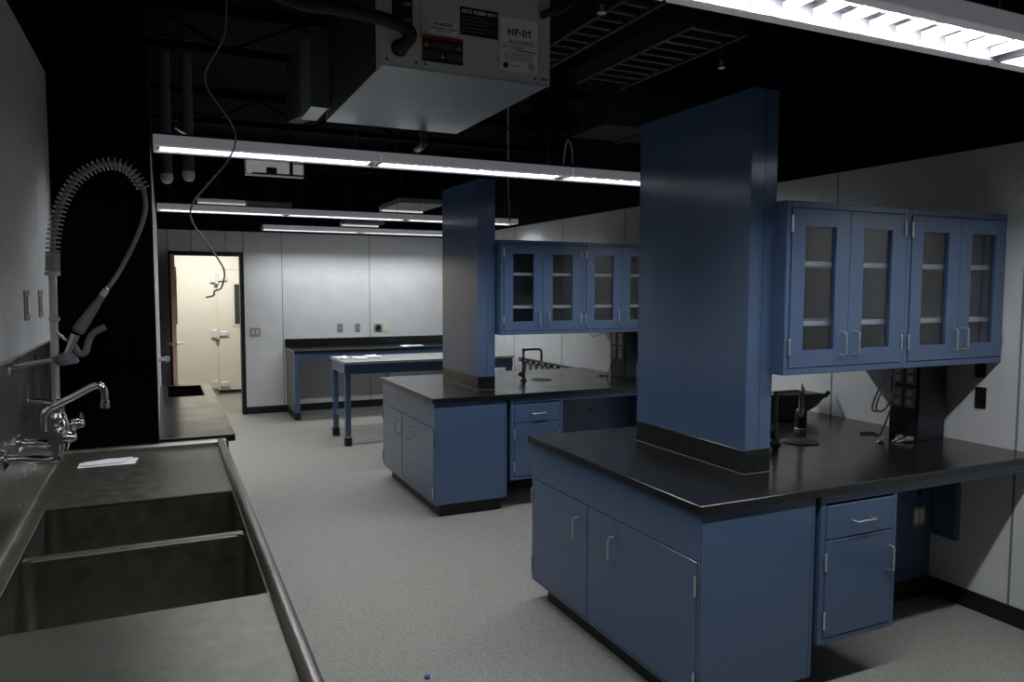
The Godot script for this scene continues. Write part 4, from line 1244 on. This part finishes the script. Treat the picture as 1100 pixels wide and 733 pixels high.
	solo("cord_drop", B.new().tube(curve([V(2.84, CEIL, 6.2), V(2.842, 2.7, 6.2), V(2.85, 2.5, 6.2), V(2.86, 2.33, 6.2)], 6), 0.008, 8), M.cable_white, "white cord hanging near the far blue column cover", "cord")
	solo("wire_end", B.new().tube([V(0.09, 2.592, 4.5), V(0.115, 2.575, 4.5), V(0.165, 2.549, 4.5), V(0.19, 2.538, 4.5)], 0.005, 8), M.cable_white, "short white wire end lying on the pendant light by the black wall jog", "wire")
	for q in [[1.9, 3.02, 3.1], [2.95, 3.0, 3.5]]:
		var sp := thing("fire_sprinkler", "small bright sprinkler head under the cable tray %s" % ("beside the heat pump" if q[0] < 2.4 else "over the tall blue column cover"), "sprinkler", V(q[0], q[1], q[2]), "sprinkler heads")
		part(sp, "pipe", B.new().tube([V(q[0], q[1] + 0.04, q[2]), V(q[0], CEIL, q[2])], 0.012, 10), M.charcoal)
		part(sp, "head", B.new().lathe(V(q[0], q[1], q[2]), Vector3.UP, [[0.0, 0.0], [0.022, 0.0], [0.022, 0.006], [0.01, 0.012], [0.012, 0.04], [0.0, 0.042]], 14), M.brushed_chrome)

# ------------------------------------------------------------------ small things on the islands and on the panelled wall
func small_things() -> void:
	# blue cap dropped on the floor
	solo("bottle_cap", B.new().lathe(V(1.026, 0.0, 3.092), Vector3.UP, [[0.0, 0.0], [0.013, 0.0], [0.013, 0.012], [0.011, 0.015], [0.0, 0.015]], 18), M.cap_blue, "tiny blue bottle cap lying on the grey floor", "cap")
	# squeeze bottle
	var x := 3.385
	var z := 3.25
	var t := thing("squeeze_bottle", "navy squeeze bottle with white nozzle and red collar on the black worktop", "bottle", V(x, C, z))
	part(t, "body", B.new().lathe(V(x, C, z), Vector3.UP, [[0.0, 0.0], [0.03, 0.0], [0.034, 0.006], [0.034, 0.095], [0.03, 0.112], [0.018, 0.124], [0.0, 0.124]], 24), M.navy_plastic)
	part(t, "band", B.new().lathe(V(x, C + 0.002, z), Vector3.UP, [[0.0342, 0.0], [0.0346, 0.002], [0.0346, 0.006], [0.0342, 0.008]], 24), M.white_plastic)
	part(t, "neck", B.new().lathe(V(x, C + 0.122, z), Vector3.UP, [[0.014, 0.0], [0.012, 0.08]], 14), M.white_plastic)
	part(t, "collar", B.new().lathe(V(x, C + 0.2, z), Vector3.UP, [[0.0, 0.0], [0.018, 0.0], [0.018, 0.014], [0.0, 0.014]], 16), M.red_plastic)
	part(t, "nozzle", B.new().lathe(V(x, C + 0.214, z), Vector3.UP, [[0.018, 0.0], [0.017, 0.018], [0.009, 0.042], [0.004, 0.058], [0.0, 0.059]], 16), M.white_plastic)
	# tapered tray on the rear edge of the island
	t = thing("tapered_tray", "dark brown tapered tray with black lip at the rear of the worktop", "tray", V(3.6, C, 3.6))
	part(t, "tray", B.new().prism([V(3.40, C + 0.001, 3.52), V(3.62, C + 0.001, 3.52), V(3.80, 0.985, 3.52), V(3.875, 1.045, 3.52), V(3.865, 1.062, 3.52), V(3.40, 1.078, 3.52)], V(0, 0, 0.17)), M.tray_brown)
	for k in 4:
		part(t, "rib", bb(3.41, 3.62 + 0.06 * k, C + 0.022 + 0.034 * k, C + 0.027 + 0.034 * k, 3.515, 3.52, 0.001), M.charcoal)
	part(t, "lip", B.new().tube([V(3.86, 1.045, 3.515), V(3.895, 1.07, 3.515)], 0.014, 12), M.black_plastic)
	# plugs on the worktop at the post
	var rng := RandomNumberGenerator.new()
	rng.seed = 12
	for q in [[3.62, 2.78, 0.2], [3.63, 2.73, -0.2], [3.5, 2.80, 0.4]]:
		var d := V(cos(q[2]), 0, sin(q[2]))
		var p := V(q[0], C + 0.016, q[1])
		t = thing("loose_plug", "loose grey plug lying at the foot of the electrical post", "plug", V(q[0], C, q[1]), "loose plugs on the worktop")
		part(t, "body", B.new().lathe(p, d, [[0.0, -0.025], [0.012, -0.025], [0.016, -0.01], [0.0155, 0.02], [0.0, 0.022]], 12), M.grip_grey)
		part(t, "tail", B.new().tube(curve([p - d * 0.02, p - d * 0.045 - Vector3(0, 0.008, 0), p - d * 0.075 - Vector3(0, 0.011, 0)], 5), 0.004, 7), M.cable_grey)
	# hanks of white leads hanging beside the post
	for k in 2:
		var o := 0.03 * k
		solo("hanging_lead", B.new().tube(curve([V(3.66, 1.33, 2.83 + o), V(3.62, 1.29, 2.83 + o), V(3.585 - o, 1.2, 2.86), V(3.545 - o, 1.1, 2.87), V(3.55 - o, 1.07, 2.86), V(3.585, 1.085, 2.84), V(3.61, 1.2, 2.82), V(3.625, 1.325, 2.82 + o)], 7), 0.005, 7), M.cable_white, "white lead looped down beside the electrical post with plugs", "cable", "looped white leads")
	# black plates on the panelled wall
	for q in [[2.553, 1.16, "below the end of the glazed cabinet"], [2.56, 1.325, "tucked right under the glazed cabinet bottom"]]:
		t = thing("blank_plate", "black blank cover plate on the white wall %s" % q[2], "cover plate", V(XW - 0.004, q[1] - 0.057, q[0]), "black cover plates")
		part(t, "plate", bb(XW - 0.007, XW, q[1] - 0.057, q[1] + 0.057, q[0] - 0.03, q[0] + 0.03, 0.002), M.black_plastic)
		part(t, "edge", bb(XW - 0.008, XW - 0.007, q[1] - 0.045, q[1] + 0.045, q[0] - 0.02, q[0] + 0.02, 0.0), M.black_base)
	for dz in [0.0, 3.019]:
		t = thing("utility_cover", "blue utility cover in the knee space of the %s" % ("island with the bottle" if dz == 0.0 else "island by the table"), "cover", V(XW - 0.02, 0.355, 2.71 + dz), "knee space utility covers")
		part(t, "cover", bb(XW - 0.03, XW - 0.001, 0.355, 0.83, 2.635 + dz, 2.784 + dz, 0.003), M.blue_paint)
		part(t, "edge", bb(XW - 0.034, XW - 0.03, 0.365, 0.82, 2.645 + dz, 2.774 + dz, 0.001), M.blue_paint)
	# peg rail on the panelled wall behind the second island
	t = thing("peg_rail", "long black rail with chrome pegs on the white wall behind the islands", "rail", V(XW - 0.03, 0.85, 7.5))
	part(t, "rail", bb(XW - 0.05, XW - 0.001, 0.85, 0.9, 6.78, 8.2, 0.004), M.black_plastic)
	for i in 9:
		var zz: float = 6.9 + 0.15 * i
		part(t, "peg", B.new().lathe(V(XW - 0.05, 0.877, zz), Vector3(-1, 0, 0.3), [[0.006, 0.0], [0.006, 0.03], [0.013, 0.034], [0.013, 0.046], [0.0, 0.05]], 10), M.chrome)
		part(t, "slat", bb(XW - 0.02, XW - 0.001, 0.45, 0.85, zz - 0.02, zz + 0.02, 0.002), M.batten)
	# fine white wire under the second row of cabinets
	solo("thin_wire", B.new().tube(curve([V(3.55, 1.35, 6.0), V(3.62, 1.29, 6.0), V(3.7, 1.31, 5.99), V(3.79, 1.345, 5.98)], 6), 0.003, 6), M.cable_grey, "thin wire drooping under the glazed cabinets of the island by the table", "wire")
